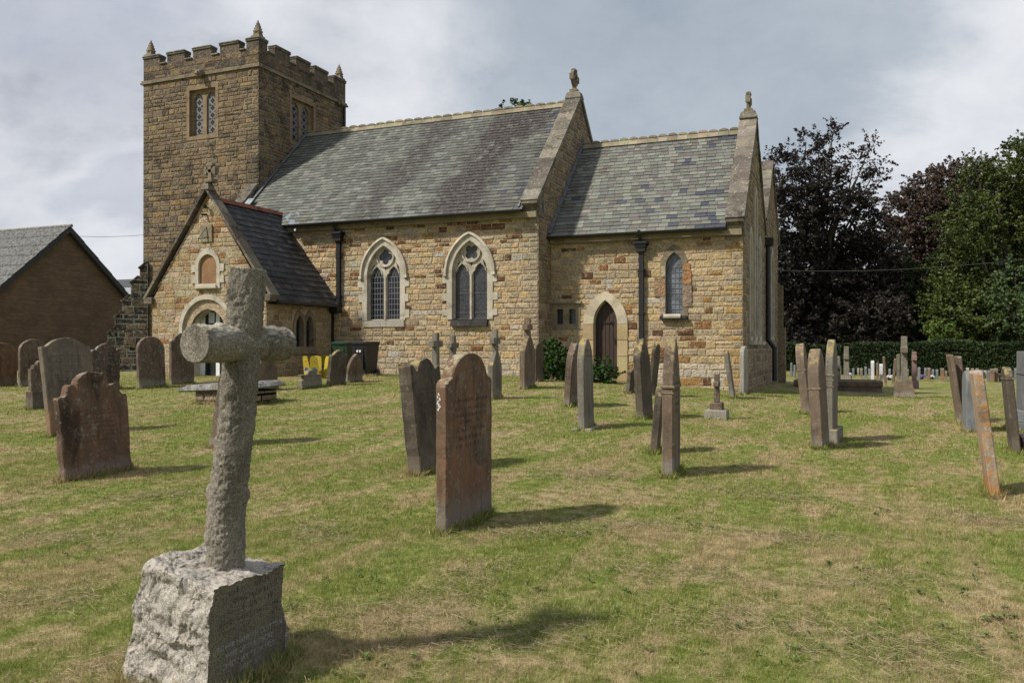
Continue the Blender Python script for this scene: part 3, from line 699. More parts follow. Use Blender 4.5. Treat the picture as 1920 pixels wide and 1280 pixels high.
coping(mb, -3.54, -2.98, [(24.82, 5.22), (28.3, 9.08)], .56); coping(mb, -3.54, -2.98, [(31.5, 5.55), (28.3, 9.08)], .7)
mb.obox((-3.26, 28.3, 9.08), .58, .40, .26, None, (1, 1, .95), .8, .03); kneeler(mb, -3.52, -3.01, 25.05, 5.22)
cpart(fix_normals(mb.build('chancel_coping', M_COPE)), 'x')
mb = MB(); coping(mb, -3.54, -2.98, [(31.4, 6.12), (34.15, 8.78)], .6); coping(mb, -3.54, -2.98, [(37.15, 5.9), (34.15, 8.78)], .6)
cpart(fix_normals(mb.build('chapel_coping', M_COPE)), 'x')
mb = MB(); coping(mb, -21.45, -21.02, [(23.70, 6.0), (25.28, 7.62)], .5); kneeler(mb, -21.43, -21.04, 23.95, 6.0)
cpart(fix_normals(mb.build('west_coping', M_COPE)), 'x')
# parapet stubs under the coping of nave/chancel gables on the roof side
mb = MB()
for x_, y_, z_, ya, za in ((-9.58, 23.95, 5.9, 28.2, 10.3), (-3.52, 25.02, 5.15, 28.3, 8.85)):
    mb.add([(x_, y_, z_ - .35), (x_, y_, z_ - .02), (x_, ya, za), (x_, ya, za - .75), (x_ + .45, y_, z_ - .35), (x_ + .45, y_, z_ - .02), (x_ + .45, ya, za), (x_ + .45, ya, za - .75)], [(0, 1, 2, 3), (0, 4, 5, 1)], (.3, .25, .17))
cpart(mb, 'gable_parapet', M_WALL)
# lead flashings
mb = MB()
def strip(p, q, w=.07, off=(0, 0, .02)):
    p = Vector(p); q = Vector(q); mb.obox((p + q) / 2 + Vector(off), w, (q - p).length, .03, (q - p).to_track_quat('Y', 'Z').to_matrix())
strip((-20.93, 23.66, 5.74), (-20.93, 28.2, 10.2), .14); strip((-9.02, 24.8, 5.02), (-9.02, 28.25, 8.6), .12, (0, 0, .03)); strip((-9.66, 23.7, 5.74), (-9.66, 28.2, 10.16), .05)
cpart(mb, 'lead_flashing', M_LEAD)
# finial crosses on the gables
def gable_cross(x, y, z, h, yaw, ring, name='gable_cross', arm=.5):
    mb = MB(); m = Matrix.Rotation(yaw, 3, 'Z')
    def bx(u, zz, su, sz, sd=.13): mb.obox(Vector((x, y, z + zz)) + m @ Vector((u, 0, 0)), su, sd, sz, m, None, 1, .015)
    bx(0, .06, .30, .12, .28); bx(0, h * .5, .12, h * .9)
    bx(0, h * .62, arm, .13)
    for s_ in (-1, 1): bx(s_ * (arm / 2 - .04), h * .62, .10, .24, .15)
    bx(0, h * .95, .24, .10, .15)
    if ring:
        R0, R1 = arm * .30, arm * .46; rr = []
        for i in range(16):
            a = 2 * math.pi * i / 16; rr.append([Vector((x, y, z + h * .62)) + m @ Vector((r_ * math.cos(a), d_, r_ * math.sin(a))) for r_, d_ in ((R0, -.05), (R1, -.05), (R1, .05), (R0, .05))])
        for i in range(16): mb.loft([rr[i], rr[(i + 1) % 16]], None, False)
    return cpart(fix_normals(mb.build(name, M_DRESSDARK)), 'x')
gable_cross(-9.31, 28.2, 10.52, .84, R(90), True, arm=.66); gable_cross(-3.26, 28.3, 9.18, .66, R(90), False, arm=.5)
# cornice under the eaves
mb = MB(); mb.box((-18.6, 23.83, 5.44), (-9.12, 24.0, 5.62)); mb.box((-21.2, 23.83, 5.44), (-19.5, 24.0, 5.62)); mb.box((-9.06, 24.93, 4.72), (-3.08, 25.1, 4.9)); cpart(mb, 'eaves_cornice', M_BUFF)
# gutters, downpipes with ornate hoppers
def gutter(p0, p1):
    mb = MB(); p0 = Vector(p0); p1 = Vector(p1); n = 8; d = (p1 - p0).normalized(); s_ = Vector((d.y, -d.x, 0)) 
    rings = []
    for p in (p0, p1): rings.append([p + s_ * .07 * math.cos(math.pi + math.pi * i / n) + Vector((0, 0, .09 * math.sin(math.pi + math.pi * i / n))) for i in range(n + 1)] + [p + s_ * .06, p - s_ * .06])
    mb.loft(rings)
    return cpart(fix_normals(mb.build('gutter', M_IRON)), 'x')
gutter((-18.35, 23.58, 5.66), (-9.52, 23.58, 5.66)); gutter((-9.08, 24.72, 4.93), (-3.46, 24.72, 4.93))
def downpipe(x, y, ztop, zbot, wood=.055, square=True, out=Vector((0, -1, 0)), shoe=True, bend=None):
    mb = MB(); w = .145
    mb.box((x - w / 2, y - .14, zbot), (x + w / 2, y - .03, ztop - .45))
    mb.tube((x, y - .42, ztop + .12), (x, y - .3, ztop - .1), .05); mb.tube((x, y - .3, ztop - .1), (x, y - .15, ztop - .25), .05)
    z = ztop - 1.1
    while z > zbot + .3: mb.box((x - .085, y - .155, z), (x + .085, y - .02, z + .07)); mb.box((x - .12, y - .06, z + .01), (x + .12, y - .0, z + .05)); z -= 1.35
    if bend: 
        mb.tube((x, y - .085, zbot + .05), (x + bend, y - .085, zbot - .25), .055); mb.box((x + bend - w / 2, y - .14, .3), (x + bend + w / 2, y - .03, zbot - .2))
    elif shoe: mb.tube((x, y - .085, zbot + .03), (x, y - .22, zbot - .06), .055)
    o = cpart(fix_normals(mb.build('downpipe', M_IRON)), 'x')
    hb = MB(); zt = ztop - .25
    for z0, z1, a in ((-.02, .05, .44), (-.12, -.02, .34), (-.26, -.12, .28)): hb.box((x - a / 2, y - .04 - a * .62, zt + z0), (x + a / 2, y - .0, zt + z1 - .001))
    hb.obox((x, y - .11, zt - .28), .2, .16, .13, Matrix.Rotation(math.pi, 3, 'X'), None, .62, .01)
    for s_ in (-1, 1): hb.obox((x + s_ * .20, y - .06, zt - .02), .07, .05, .09, None, None, .7, .01)
    for k in range(5): hb.obox((x - .12 + .06 * k, y - .03 - .29 * .62, zt - .05), .03, .03, .07, None, None, .6, .005)
    h = hb.build('hopper', M_IRON); fix_normals(h); h.parent = o
downpipe(-16.42, 24.0, 5.55, 2.75, bend=-.30); downpipe(-6.09, 25.1, 4.85, .15)
mb = MB(); mb.tube((-2.95, 31.6, 5.2), (-2.95, 31.6, 1.6), .085); mb.tube((-2.95, 31.6, 1.65), (-2.72, 31.5, 1.35), .085); mb.tube((-2.72, 31.5, 1.4), (-2.72, 31.5, .15), .085); mb.obox((-2.93, 31.6, 5.25), .32, .34, .3, None, None, 1.1, .02)
cpart(mb, 'downpipe', M_IRON)
mb = MB(); mb.tube((TX1 + .12, TY1 - .25, 12.0), (TX1 + .12, TY1 - .25, 9.0), .06); cpart(mb, 'downpipe', M_IRON)

# --- nave windows
def light_hole(cx_, a, z0, zs, H=1.45):
    half = [(1, 0), (1, .15), (.95, .32), (.82, .46), (.66, .50), (.67, .66), (.60, .86), (.42, 1.08), (.2, 1.27), (0, H)]
    pts = [(cx_ + a, z0)] + [(cx_ + a * x, zs + a * y) for x, y in half] + [(cx_ - a * x, zs + a * y) for x, y in reversed(half[:-1])] + [(cx_ - a, z0)]
    return pts
def quatre(cx_, cz_, r, rot=0.0, n=40):
    c_, q_ = .50 * r, .42 * r; pts = []
    for i in range(n):
        th = 2 * math.pi * i / n; ph = (th - rot + math.pi / 4) % (math.pi / 2) - math.pi / 4
        rho = c_ * math.cos(ph) + math.sqrt(max(0, q_ * q_ - (c_ * math.sin(ph)) ** 2)); pts.append((cx_ + rho * math.cos(th), cz_ + rho * math.sin(th)))
    return pts
def nave_window(cx_, w, za, rot, glassmat, grid, sillmat, label):
    fr = SN; z0, zs = 2.30, 3.80
    inner = arch(cx_, w, z0, zs, za, 14)
    root = MB(); plate(root, fr, arch(cx_, w + .19, z0, zs, za + .22, 14), [inner], -.22, .045)
    # toothed jamb blocks either side
    z = z0 - .16; k = 0
    while z < 3.75:
        h = rs.uniform(.22, .32); h = min(h, 3.82 - z); ext = (.34 if k % 2 else .16) + rs.uniform(-.03, .03)
        if k % 2:
            for s_ in (-1, 1):
                xa, xb = sorted((cx_ + s_ * (w + .19), cx_ + s_ * (w + ext))); root.add([fr.P(xa, z, .0), fr.P(xb, z, 0), fr.P(xb, z + h - .012, 0), fr.P(xa, z + h - .012, 0), fr.P(xa, z, .042), fr.P(xb - .01 * (s_ > 0), z + .01, .042), fr.P(xb - .01 * (s_ > 0), z + h - .022, .042), fr.P(xa, z + h - .012, .042)], [(4, 5, 6, 7), (0, 1, 5, 4), (1, 2, 6, 5), (2, 3, 7, 6), (3, 0, 4, 7)])
        z += h; k += 1
    o = cpart(fix_normals(root.build('window', M_DRESS)), 'x', label=label)
    # hood mould
    hm = MB(); A = arch(cx_, w + .265, zs - .02, zs, za + .30, 14)[1:-1]; B = arch(cx_, w + .19, zs - .02, zs, za + .215, 14)[1:-1]
    for i in range(len(A) - 1):
        hm.add([fr.P(*A[i], .0), fr.P(*A[i + 1], 0), fr.P(*A[i], .09), fr.P(*A[i + 1], .09), fr.P(*B[i], .12), fr.P(*B[i + 1], .12), fr.P(*B[i], .04), fr.P(*B[i + 1], .04)], [(0, 1, 3, 2), (2, 3, 5, 4), (4, 5, 7, 6)])
    for s_ in (-1, 1): hm.obox(fr.P(cx_ + s_ * (w + .235), zs - .05, .06), .12, .14, .11, None, None, .8, .02)
    fix_normals(hm.build('hood_mould', M_DRESS, o))
    # tracery
    tr = MB(); a = w * .42; off = w * .515
    zq = za - w * .58; rq = w * .48
    L1 = light_hole(cx_ - off, a, z0 + .03, zs - .06); L2 = light_hole(cx_ + off, a, z0 + .03, zs - .06)
    holes = [L1, L2, quatre(cx_, zq, rq * .92, rot)]
    zt = zs - .06 + a * 1.45
    for s_ in (-1, 1):
        t_ = [(cx_ + s_ * (off + a * .62), zs + .10), (cx_ + s_ * (off + a * .92), zs - .0), (cx_ + s_ * (w * .80), zs + .30), (cx_ + s_ * (w * .62), zs + .46)]
        holes.append(t_ if s_ > 0 else t_[::-1])
    holes.append([(cx_ - .055, zq - rq - .03), (cx_ + .055, zq - rq - .03), (cx_, zq - rq - .17)])
    plate(tr, fr, arch(cx_, w, z0, zs, za, 14), holes, -.19, -.115)
    def rim(poly, d=.035, n=-.08, closed=True):
        c0x = sum(p[0] for p in poly) / len(poly); c0z = sum(p[1] for p in poly) / len(poly); m = len(poly)
        for i in range(m if closed else m - 1):
            p, q = poly[i], poly[(i + 1) % m]
            def o_(pt): v_ = Vector((pt[0] - c0x, pt[1] - c0z)); v_ = v_ * (1 + d / max(.05, v_.length)); return (c0x + v_.x, c0z + v_.y)
            P_, Q_ = o_(p), o_(q)
            tr.add([fr.P(*p, -.115), fr.P(*q, -.115), fr.P(*q, n), fr.P(*p, n), fr.P(*P_, n), fr.P(*Q_, n), fr.P(*P_, -.115), fr.P(*Q_, -.115)], [(0, 1, 2, 3), (3, 2, 5, 4), (4, 5, 7, 6)])
    rim([(cx_ + rq * math.cos(2 * math.pi * i / 28), zq + rq * math.sin(2 * math.pi * i / 28)) for i in range(28)], .035, -.06)
    rim(L1[1:-1], .03, -.075, False); rim(L2[1:-1], .03, -.075, False)
    tr.box((cx_ - .03, 24.06, z0), (cx_ + .03, 24.115, zs))
    fix_normals(tr.build('tracery', M_DRESS if grid else M_DRESS, o))
    gm = MB(); gi = arch(cx_, w - .01, z0, zs, za, 14); gm.add([fr.P(x, z_, -.165) for x, z_ in gi], [tuple(range(len(gi)))]); gm.build('glass', glassmat, o)
    if grid:
        lc = MB()
        for c_ in (cx_ - off, cx_ + off):
            for k in range(-2, 3):
                x_ = c_ + k * a * .4; zt_ = zs + .25 if abs(k) < 2 else zs
                lc.box((x_ - .008, 24.145, z0 + .03), (x_ + .008, 24.158, zs - .05))
            z = z0 + .17
            while z < zs: lc.box((c_ - a, 24.142, z - .009), (c_ + a, 24.154, z + .009)); z += .185
            for k in range(-3, 4):
                for s_ in (-1, 1):
                    x0_ = c_ + k * a * .4; p0 = Vector((x0_, 24.150, zs - .05)); p1 = p0 + Vector((s_ * a * .8, 0, .40))
                    if abs(p1.x - c_) > a * 1.0: f_ = max(0, (a * 1.0 - abs(x0_ - c_))) / (a * .8); p1 = p0.lerp(p1, min(1, f_))
                    if abs(x0_ - c_) < a and (p1 - p0).length > .03: lc.tube(p0, p1, .008, n=4)
        lc.build('leading', M_LEADCAME, o)
    else:
        lc = MB()
        for c_ in (cx_ - off, cx_ + off):
            for z in (z0 + .22, z0 + .85): lc.box((c_ - a, 24.145, z - .006), (c_ + a, 24.158, z + .006))
        lc.build('leading', M_LEADCAME, o)
    sl = MB(); d_ = .14 if grid else .16
    prof = [(z0 + .04, .16), (z0 - .04, -d_ * .6), (z0 - .22, -d_ if not grid else -.055), (z0 - .22, .02), (z0 - .1, .02)]
    ex = w + (.16 if grid else .02); xs_ = [cx_ - ex, cx_ - .1, cx_ + .12, cx_ + ex]
    for xa, xb in zip(xs_[:-1], xs_[1:]):
        vs = [(xa + .004, 24.0 + b_, a_) for a_, b_ in prof] + [(xb - .004, 24.0 + b_, a_) for a_, b_ in prof]; k = len(prof)
        sl.add(vs, [tuple(range(k)), tuple(reversed(range(k, 2 * k)))] + [(m, (m + 1) % k, k + (m + 1) % k, k + m) for m in range(k)])
    fix_normals(sl.build('sill', sillmat, o))
nave_window(-14.67, .645, 4.82, 0.0, M_GLASS, True, M_SILL, 'two light window with plain leaded grid')
nave_window(-11.46, .63, 4.84, math.pi / 4, M_STAIN, False, M_BLACKSILL, 'two light window with stained glass and dark sill')

# --- chancel lancet, squint windows, priest's door
mb = MB(); plate(mb, SCc, arch(-5.09, .42, 2.33, 3.87, 4.53), [lan], -.16, .04)
o = cpart(fix_normals(mb.build('lancet_window', M_DRESSDARK)), 'x')
mb = MB()
for xa, xb, za_, zb_, c in ((-5.70, -5.345, 2.95, 3.55, (.30, .20, .12)), (-4.835, -4.56, 3.30, 3.72, (.36, .19, .09)), (-4.835, -4.60, 3.72, 3.95, (.38, .20, .09)), (-4.835, -4.55, 2.62, 3.30, (.26, .20, .15)), (-5.52, -5.345, 2.40, 2.95, (.36, .30, .22)), (-5.5, -5.345, 3.55, 3.9, (.40, .34, .24))):
    mb.add([SCc.P(xa, za_ + .01, .0), SCc.P(xb, za_ + .01, 0), SCc.P(xb, zb_ - .01, 0), SCc.P(xa, zb_ - .01, 0), SCc.P(xa + .01, za_ + .01, .052), SCc.P(xb - .01, za_ + .01, .052), SCc.P(xb - .01, zb_ - .01, .052), SCc.P(xa + .01, zb_ - .01, .052)], [(4, 5, 6, 7), (0, 1, 5, 4), (1, 2, 6, 5), (2, 3, 7, 6), (3, 0, 4, 7)], c)
fix_normals(mb.build('jamb_stones', M_WALL, o))
mb = MB(); mb.add([SCc.P(x, z, -.12) for x, z in lan], [tuple(range(len(lan)))]); mb.build('glass', M_GLASSB, o)
mb = MB()
for k in range(-1, 2): mb.box((-5.09 + k * .125 - .006, 25.205, 2.42), (-5.09 + k * .125 + .006, 25.215, 3.80))
for k in range(9): mb.box((-5.34, 25.2, 2.56 + k * .16), (-4.84, 25.214, 2.574 + k * .16))
for k in range(-2, 3):
    for s_ in (-1, 1):
        p0 = Vector((-5.09 + k * .125, 25.21, 3.80)); f_ = 1 if abs(k * .125 + s_ * .2) < .2 else .5; mb.tube(p0, p0 + Vector((s_ * .2, 0, .33)) * f_, .007, n=4)
mb.build('leading', M_LEADCAME, o)
mb = MB(); mb.obox((-5.09, 25.03, 2.30), .82, .26, .12, None, None, 1, .02); fix_normals(mb.build('sill', M_BLACKSILL, o))
mb = MB(); mb.tube((-5.38, 24.93, 2.34), (-4.86, 24.93, 2.34), .075, n=12); fix_normals(mb.build('sill_roll', M_SILL, o))
mb = MB(); plate(mb, SCc, [(-9.04, 1.98), (-8.08, 1.98), (-8.08, 2.80), (-9.04, 2.80)], [sq1, sq2], -.14, .028); mb.box((-9.08, 24.98, 2.80), (-8.04, 25.1, 2.87))
o = cpart(fix_normals(mb.build('square_window', M_BUFF)), 'x')
mb = MB()
for q in (sq1, sq2): mb.add([SCc.P(x, z, -.12) for x, z in q], [(0, 1, 2, 3)])
mb.build('glass', M_GLASS, o)
mb = MB()
for q in (sq1, sq2):
    for f_ in (.33, .66): xx = q[0][0] + (q[1][0] - q[0][0]) * f_; mb.box((xx - .005, 25.205, 2.15), (xx + .005, 25.215, 2.62))
    for k in range(4): mb.box((q[0][0], 25.203, 2.25 + .1 * k), (q[1][0], 25.214, 2.258 + .1 * k))
mb.build('leading', M_LEADCAME, o)
mb = MB(); ot = arch(-7.26, .72, .1, 2.14, 3.16, 12)
pin_ = arch(-7.26, .39, .1, 2.14, 2.89, 12); pin_ = pin_[:]; ot_ = arch(-7.26, .72, .1, 2.14, 3.16, 12); cc = (1, 1, 1)
plate(mb, SCc, pd, [[(x * .985 - 7.26 * .015, z * .985 + .012) for x, z in pd]], -.28, -.10, (.9, .9, .9))
for i in range(len(ot_) - 1):
    pa, pb, qa, qb = ot_[i], ot_[i + 1], pin_[i], pin_[i + 1]; segs_ = 4 if i in (0, len(ot_) - 2) else 1
    for k_ in range(segs_):
        if segs_ > 1 or i % 3 == 1: cc = varc((1, 1, 1), rs, .14, .05) if segs_ == 1 else varc((.86, .74, .55), rs, .12, .05)
        l_ = lambda a, b, f: (a[0] + (b[0] - a[0]) * f, a[1] + (b[1] - a[1]) * f); f0, f1 = k_ / segs_ + .004, (k_ + 1) / segs_ - .004
        A_, B_, C_, D_ = l_(pa, pb, f0), l_(pa, pb, f1), l_(qa, qb, f1), l_(qa, qb, f0)
        mb.add([SCc.P(*p, .05) for p in (A_, B_, C_, D_)] + [SCc.P(A_[0], A_[1], 0), SCc.P(B_[0], B_[1], 0), SCc.P(C_[0], C_[1], -.12), SCc.P(D_[0], D_[1], -.12)], [(0, 1, 2, 3), (0, 4, 5, 1), (3, 2, 6, 7)], cc)
o = cpart(fix_normals(mb.build('door_surround', dressed('pale_arch_stone', (.56, .50, .38), (.48, .41, .29), .2, .12, attr=True))), 'x')
mb = MB(); mb.add([SCc.P(x, z, -.2) for x, z in pd], [tuple(range(len(pd)))]);
for k in range(6): xx = -7.65 + .13 * (k + .5); mb.box((xx - .006, 25.285, .2), (xx + .006, 25.295, 2.4))
dr = cpart(mb, 'priest_door', M_DOORWOOD)
mb = MB()
for z in (.75, 2.15): mb.box((-7.64, 25.27, z), (-7.10, 25.295, z + .035)); mb.obox((-7.10, 25.28, z + .02), .07, .02, .10, Matrix.Rotation(.78, 3, 'Y'))
mb.build('hinge', M_IRON, dr).location = church.location * 0
mb = MB(); mb.tube((-7.0, 25.26, 1.62), (-7.0, 25.29, 1.62), .06); mb.tube((-7.0, 25.25, 1.56), (-6.99, 25.23, 1.48), .02); mb.build('ring_handle', M_IRON, dr)

# --- porch
PX0, PX1, PY = -21.35, -16.7, 20.5; PC = -19.02
PS = south(PY); PE = east(PX1)
niche = arch(PC + .02, .37, 3.42, 3.96, 4.36); pin = arch(PC, .70, .0, 1.95, 2.62, 14)
pout = [(PX0, .1), (PX1, .1), (PX1, 2.95), (PC, 6.28), (PX0, 2.95)]
mb = MB(); backing(mb, PS, pout, [pin, niche], .05)
stone_wall(mb, PS, pout, [arch(PC, 1.05, .0, 1.95, 3.0), arch(PC + .02, .48, 3.28, 3.96, 4.54)], pal_porch, (.14, .24), (.22, .48), None, 'r', rng=rs, prot=(.006, .02))
pe1 = arch(22.09, .20, 1.42, 2.1, 2.43); pe2 = arch(22.62, .20, 1.42, 2.1, 2.43)
pob = [(PY + .006, .1), (23.99, .1), (23.99, 2.75), (PY + .006, 2.75)]
backing(mb, PE, pob, [pe1, pe2], .05); stone_wall(mb, PE, pob, [[(21.75, 1.2), (22.96, 1.2), (22.96, 2.55), (21.75, 2.55)]], lambda p, q, r: varc(r.choice([(.34, .26, .15), (.30, .23, .14), (.36, .29, .19)]), r, .15), (.16, .26), (.25, .5), 'l', None, rng=rs, prot=(.006, .02))
backing(mb, Fr((PX0, 0, 0), (0, 1, 0), (-1, 0, 0)), pob, [], .05)
cpart(mb, 'porch_wall', M_WALL)
mb = MB(); plate(mb, PE, [(21.77, 1.22), (22.94, 1.22), (22.94, 2.15), (22.80, 2.50), (22.62, 2.62), (22.36, 2.36), (22.09, 2.62), (21.91, 2.50), (21.77, 2.15)], [pe1, pe2], -.2, .045)
mb.box((PX1, 21.72, 1.18), (PX1 + .10, 23.0, 1.30)); o = cpart(fix_normals(mb.build('porch_window', M_DRESSDARK)), 'x')
mb = MB()
for q in (pe1, pe2): mb.add([PE.P(x, z, -.15) for x, z in q], [tuple(range(len(q)))])
mb.build('glass', M_GLASS, o)
# outer arch in three receding orders
mb = MB()
for wi, wo, zi, zo, n0, n1 in ((.98, 1.12, 2.92, 3.07, -.05, .09), (.84, .98, 2.77, 2.92, -.22, -.03), (.70, .84, 2.62, 2.77, -.42, -.14)):
    plate(mb, PS, arch(PC, wo, .1, 1.95, zo, 14), [arch(PC, wi, .1 + .001, 1.95, zi, 14)], n0, n1)
cpart(fix_normals(mb.build('porch_arch', M_DRESS)), 'x')
mb = MB(); plate(mb, PS, arch(PC + .02, .50, 3.26, 3.96, 4.57), [niche], -.12, .05)
for s_ in (-1, 1):
    for z in (3.44, 3.80): xa, xb = sorted((PC + .02 + s_ * .50, PC + .02 + s_ * .66)); mb.add([PS.P(xa, z, .0), PS.P(xb, z, 0), PS.P(xb, z + .24, 0), PS.P(xa, z + .24, 0), PS.P(xa, z, .045), PS.P(xb, z, .045), PS.P(xb, z + .24, .045), PS.P(xa, z + .24, .045)], [(4, 5, 6, 7), (0, 1, 5, 4), (1, 2, 6, 5), (2, 3, 7, 6), (3, 0, 4, 7)])
mb.obox((PC + .02, PY - .06, 3.31), .86, .16, .12, None, None, .92, .02)
o = cpart(fix_normals(mb.build('niche_frame', M_DRESS)), 'x')
mb = MB(); mb.add([PS.P(x, z, -.03) for x, z in niche], [tuple(range(len(niche)))]); mb.build('niche_back', dressed('brown_niche_stone', (.32, .185, .095), (.24, .14, .075), .1, .2), o)
# glazed white doors set back in the arch
mb = MB(); Yd = PY + .42
for xa, xb, za_, zb_ in ((-19.72, -19.53, .25, 2.62), (-19.07, -18.92, .25, 2.62), (-18.5, -18.32, .25, 2.62), (-19.53, -19.07, .25, .42), (-18.92, -18.5, .25, .42)): mb.box((xa, Yd, za_), (xb, Yd + .06, zb_))
dr = cpart(mb, 'porch_door', M_WHITE)
mb = MB(); mb.box((-19.72, Yd + .02, .25), (-18.3, Yd + .03, 2.65)); mb.build('glass', M_GLASS, dr)
mb = MB(); mb.box((-19.36, Yd - .01, 2.18), (-19.12, Yd - .004, 2.52)); mb.build('notice', M_PAPER, dr)
mb = MB(); slates(mb, (-16.42, 20.62, 2.86), (-16.42, 24.0, 2.86), (PC, 20.62, 6.14), (PC, 24.15, 6.14), .24, .28, pal_slporch, rs)
slates(mb, (-21.62, 20.62, 2.86), (-21.62, 24.0, 2.86), (PC, 20.62, 6.14), (PC, 24.15, 6.14), .24, .28, pal_slporch, rs)
# upper part running on to the nave slope
mb.add([(-17.95, 23.7, 4.84), (-17.95, 24.02, 4.84), (PC, 24.2, 6.14), (PC, 23.7, 6.14)], [(0, 1, 2, 3)], (.05, .05, .055))
cpart(mb, 'porch_roof', M_SLATE3)
mb = MB(); ridge(mb, (PC, 20.9, 6.20), (PC, 24.25, 6.20), 9, .07, .12, False); cpart(fix_normals(mb.build('ridge_tiles', M_REDRIDGE)), 'x', label='red clay ridge tiles on the porch')
mb = MB(); coping(mb, 20.36, 20.76, [(-16.42, 3.0), (PC, 6.52)], .55, .08, along='x'); coping(mb, 20.36, 20.62, [(-21.62, 3.0), (PC, 6.52)], .7, .08, along='x')
mb.obox((PC, 20.5, 6.5), .34, .34, .26, None, (.9, .9, .85), .6, .03); mb.obox((-16.60, 20.52, 2.92), .34, .42, .22, None, (.8, .78, .7), 1, .02); mb.obox((-21.43, 20.52, 2.92), .34, .30, .22, None, (.8, .78, .7), 1, .02)
cpart(fix_normals(mb.build('porch_coping', dressed('dark_porch_coping', (.21, .185, .145), (.14, .125, .10), .4, .5, attr=True))), 'x')
gable_cross(PC + .12, 20.5, 6.62, .60, 0, False, arm=.44)
mb = MB(); mb.obox((PC - .02, PY - .03, 5.02), .46, .06, .56, None, None, 1, .01); o = cpart(fix_normals(mb.build('sundial', M_BUFF)), 'x')
mb = MB(); mb.tube((PC, PY - .06, 5.22), (PC - .12, PY - .30, 4.82), .014); mb.tube((PC, PY - .06, 5.22), (PC + .08, PY - .06, 4.88), .014); mb.tube((PC - .12, PY - .3, 4.82), (PC + .08, PY - .06, 4.88), .012); mb.build('gnomon', M_IRON, o)
mb = MB(); mb.tube((PC + .02, PY, 5.84), (PC + .02, PY - .16, 5.84), .02); mb.tube((PC + .02, PY - .16, 5.90), (PC + .02, PY - .16, 5.79), .07, .05); mb.tube((PC - .03, PY - .02, 5.62), (PC - .10, PY - .18, 5.60), .03); cpart(mb, 'lantern', M_IRON)
mb = MB(); mb.add([(-18.35, 23.78, 5.74), (-17.98, 23.55, 5.42), (-17.92, 23.72, 5.72), (-18.2, 24.1, 6.12), (-18.6, 24.3, 6.3), (-18.7, 23.9, 6.0)], [(0, 1, 2, 3), (0, 3, 4, 5)]); mb.obox((-18.16, 23.72, 5.72), .3, .3, .05, Matrix.Rotation(.7, 3, 'X') @ Matrix.Rotation(.5, 3, 'Y'))
mb.obox((-20.85, 24.4, 6.62), .3, .9, .03, Matrix.Rotation(R(44.5), 3, 'X')); cpart(mb, 'lead_apron', M_LEADNEW)
mb = MB(); mb.tube((-16.36, 20.62, 2.80), (-16.36, 24.0, 2.80), .06, n=8); mb.obox((-16.5, 23.85, 2.75), .34, .3, .34, None, None, 1, .03); cpart(mb, 'porch_gutter', M_IRON)

# ------------------------------------------------------------------ other buildings
M_BRICK, t, b = new_mat('brown_brick'); tc = t('ShaderNodeTexCoord'); P = tc.outputs['Object']
sp = t('ShaderNodeSeparateXYZ'); t.link(P, sp.inputs[0]); cmb = t('ShaderNodeCombineXYZ'); t.link(t.math('ADD', sp.outputs[0], sp.outputs[1]), cmb.inputs[0]); t.link(sp.outputs[2], cmb.inputs[1])
br = t('ShaderNodeTexBrick'); t.link(cmb.outputs[0], br.inputs['Vector'])
for k_, v_ in (('Scale', 1.0), ('Mortar Size', .008), ('Brick Width', .225), ('Row Height', .075), ('Bias', 0.0)): br.inputs[k_].default_value = v_
br.inputs['Color1'].default_value = (.11, .070, .042, 1); br.inputs['Color2'].default_value = (.15, .098, .06, 1); br.inputs['Mortar'].default_value = (.105, .08, .06, 1)
n = t.noise(P, .9, 5); nn_ = t.noise(P, 3.3, 4, .7); c = t.mix(t.ramp(n, .35, .7, 0, .6), br.outputs['Color'], t.mix(1.0, br.outputs['Color'], (.62, .58, .55), 'MULTIPLY'))
c = t.mix(t.ramp(t.noise(t.mapping(P, (.6, .6, 9)), 1.6, 4, .7), .42, .62, 0, .6), c, t.mix(1.0, c, (1.5, 1.45, 1.35), 'MULTIPLY')); c = t.mix(t.ramp(t.noise(P, 9, 3, .7), .5, .7, 0, .4), c, (.11, .085, .062)); t.link(c, b.inputs['Base Color']); b.inputs['Roughness'].default_value = .9; bump(t, b, br.outputs['Fac'], -.4, .01)
M_CORR, t, b = new_mat('weathered_sheet_roof'); tc = t('ShaderNodeTexCoord'); P = tc.outputs['Object']
n = t.noise(P, 7, 6, .7); c = t.mix(t.ramp(n, .35, .65), (.10, .10, .10), (.30, .30, .28)); t.link(c, b.inputs['Base Color']); b.inputs['Roughness'].default_value = .8
bump(t, b, n, .4, .02)
def corrugated(mb, e0, e1, r0, r1, pitch=.15, amp=.025, rows=5):
    e0, e1, r0, r1 = map(Vector, (e0, e1, r0, r1)); n = int((e1 - e0).length / pitch * 4); nrm = (e1 - e0).cross(r0 - e0).normalized()
    if nrm.z < 0: nrm = -nrm
    for j in range(rows):
        vs = []
        for i in range(n + 1):
            d = nrm * (amp * math.sin(i * math.pi / 2) + .02)
            vs.append(e0.lerp(e1, i / n).lerp(r0.lerp(r1, i / n), j / rows) + d + nrm * .03); vs.append(e0.lerp(e1, i / n).lerp(r0.lerp(r1, i / n), (j + 1.05) / rows) + d)
        mb.add(vs, [(2 * i, 2 * i + 2, 2 * i + 3, 2 * i + 1) for i in range(n)])
hall = empty('brick_hall', (-42, 31, -.1)); tag(hall, 'plain brown brick hall with a low pitched grey roof, left of the church tower', 'building')
def hpart(o): o.parent = hall; o.location = -hall.location; return o
mb = MB(); HX = -38.0; hy0, hyc, hy1 = 26.8, 30.8, 34.8
hf = east(HX); mb.add([hf.P(*p) for p in ((hy0, -.6), (hy1, -.6), (hy1, 4.0), (hyc, 7.5), (hy0, 4.0))], [(0, 1, 2, 3, 4)])
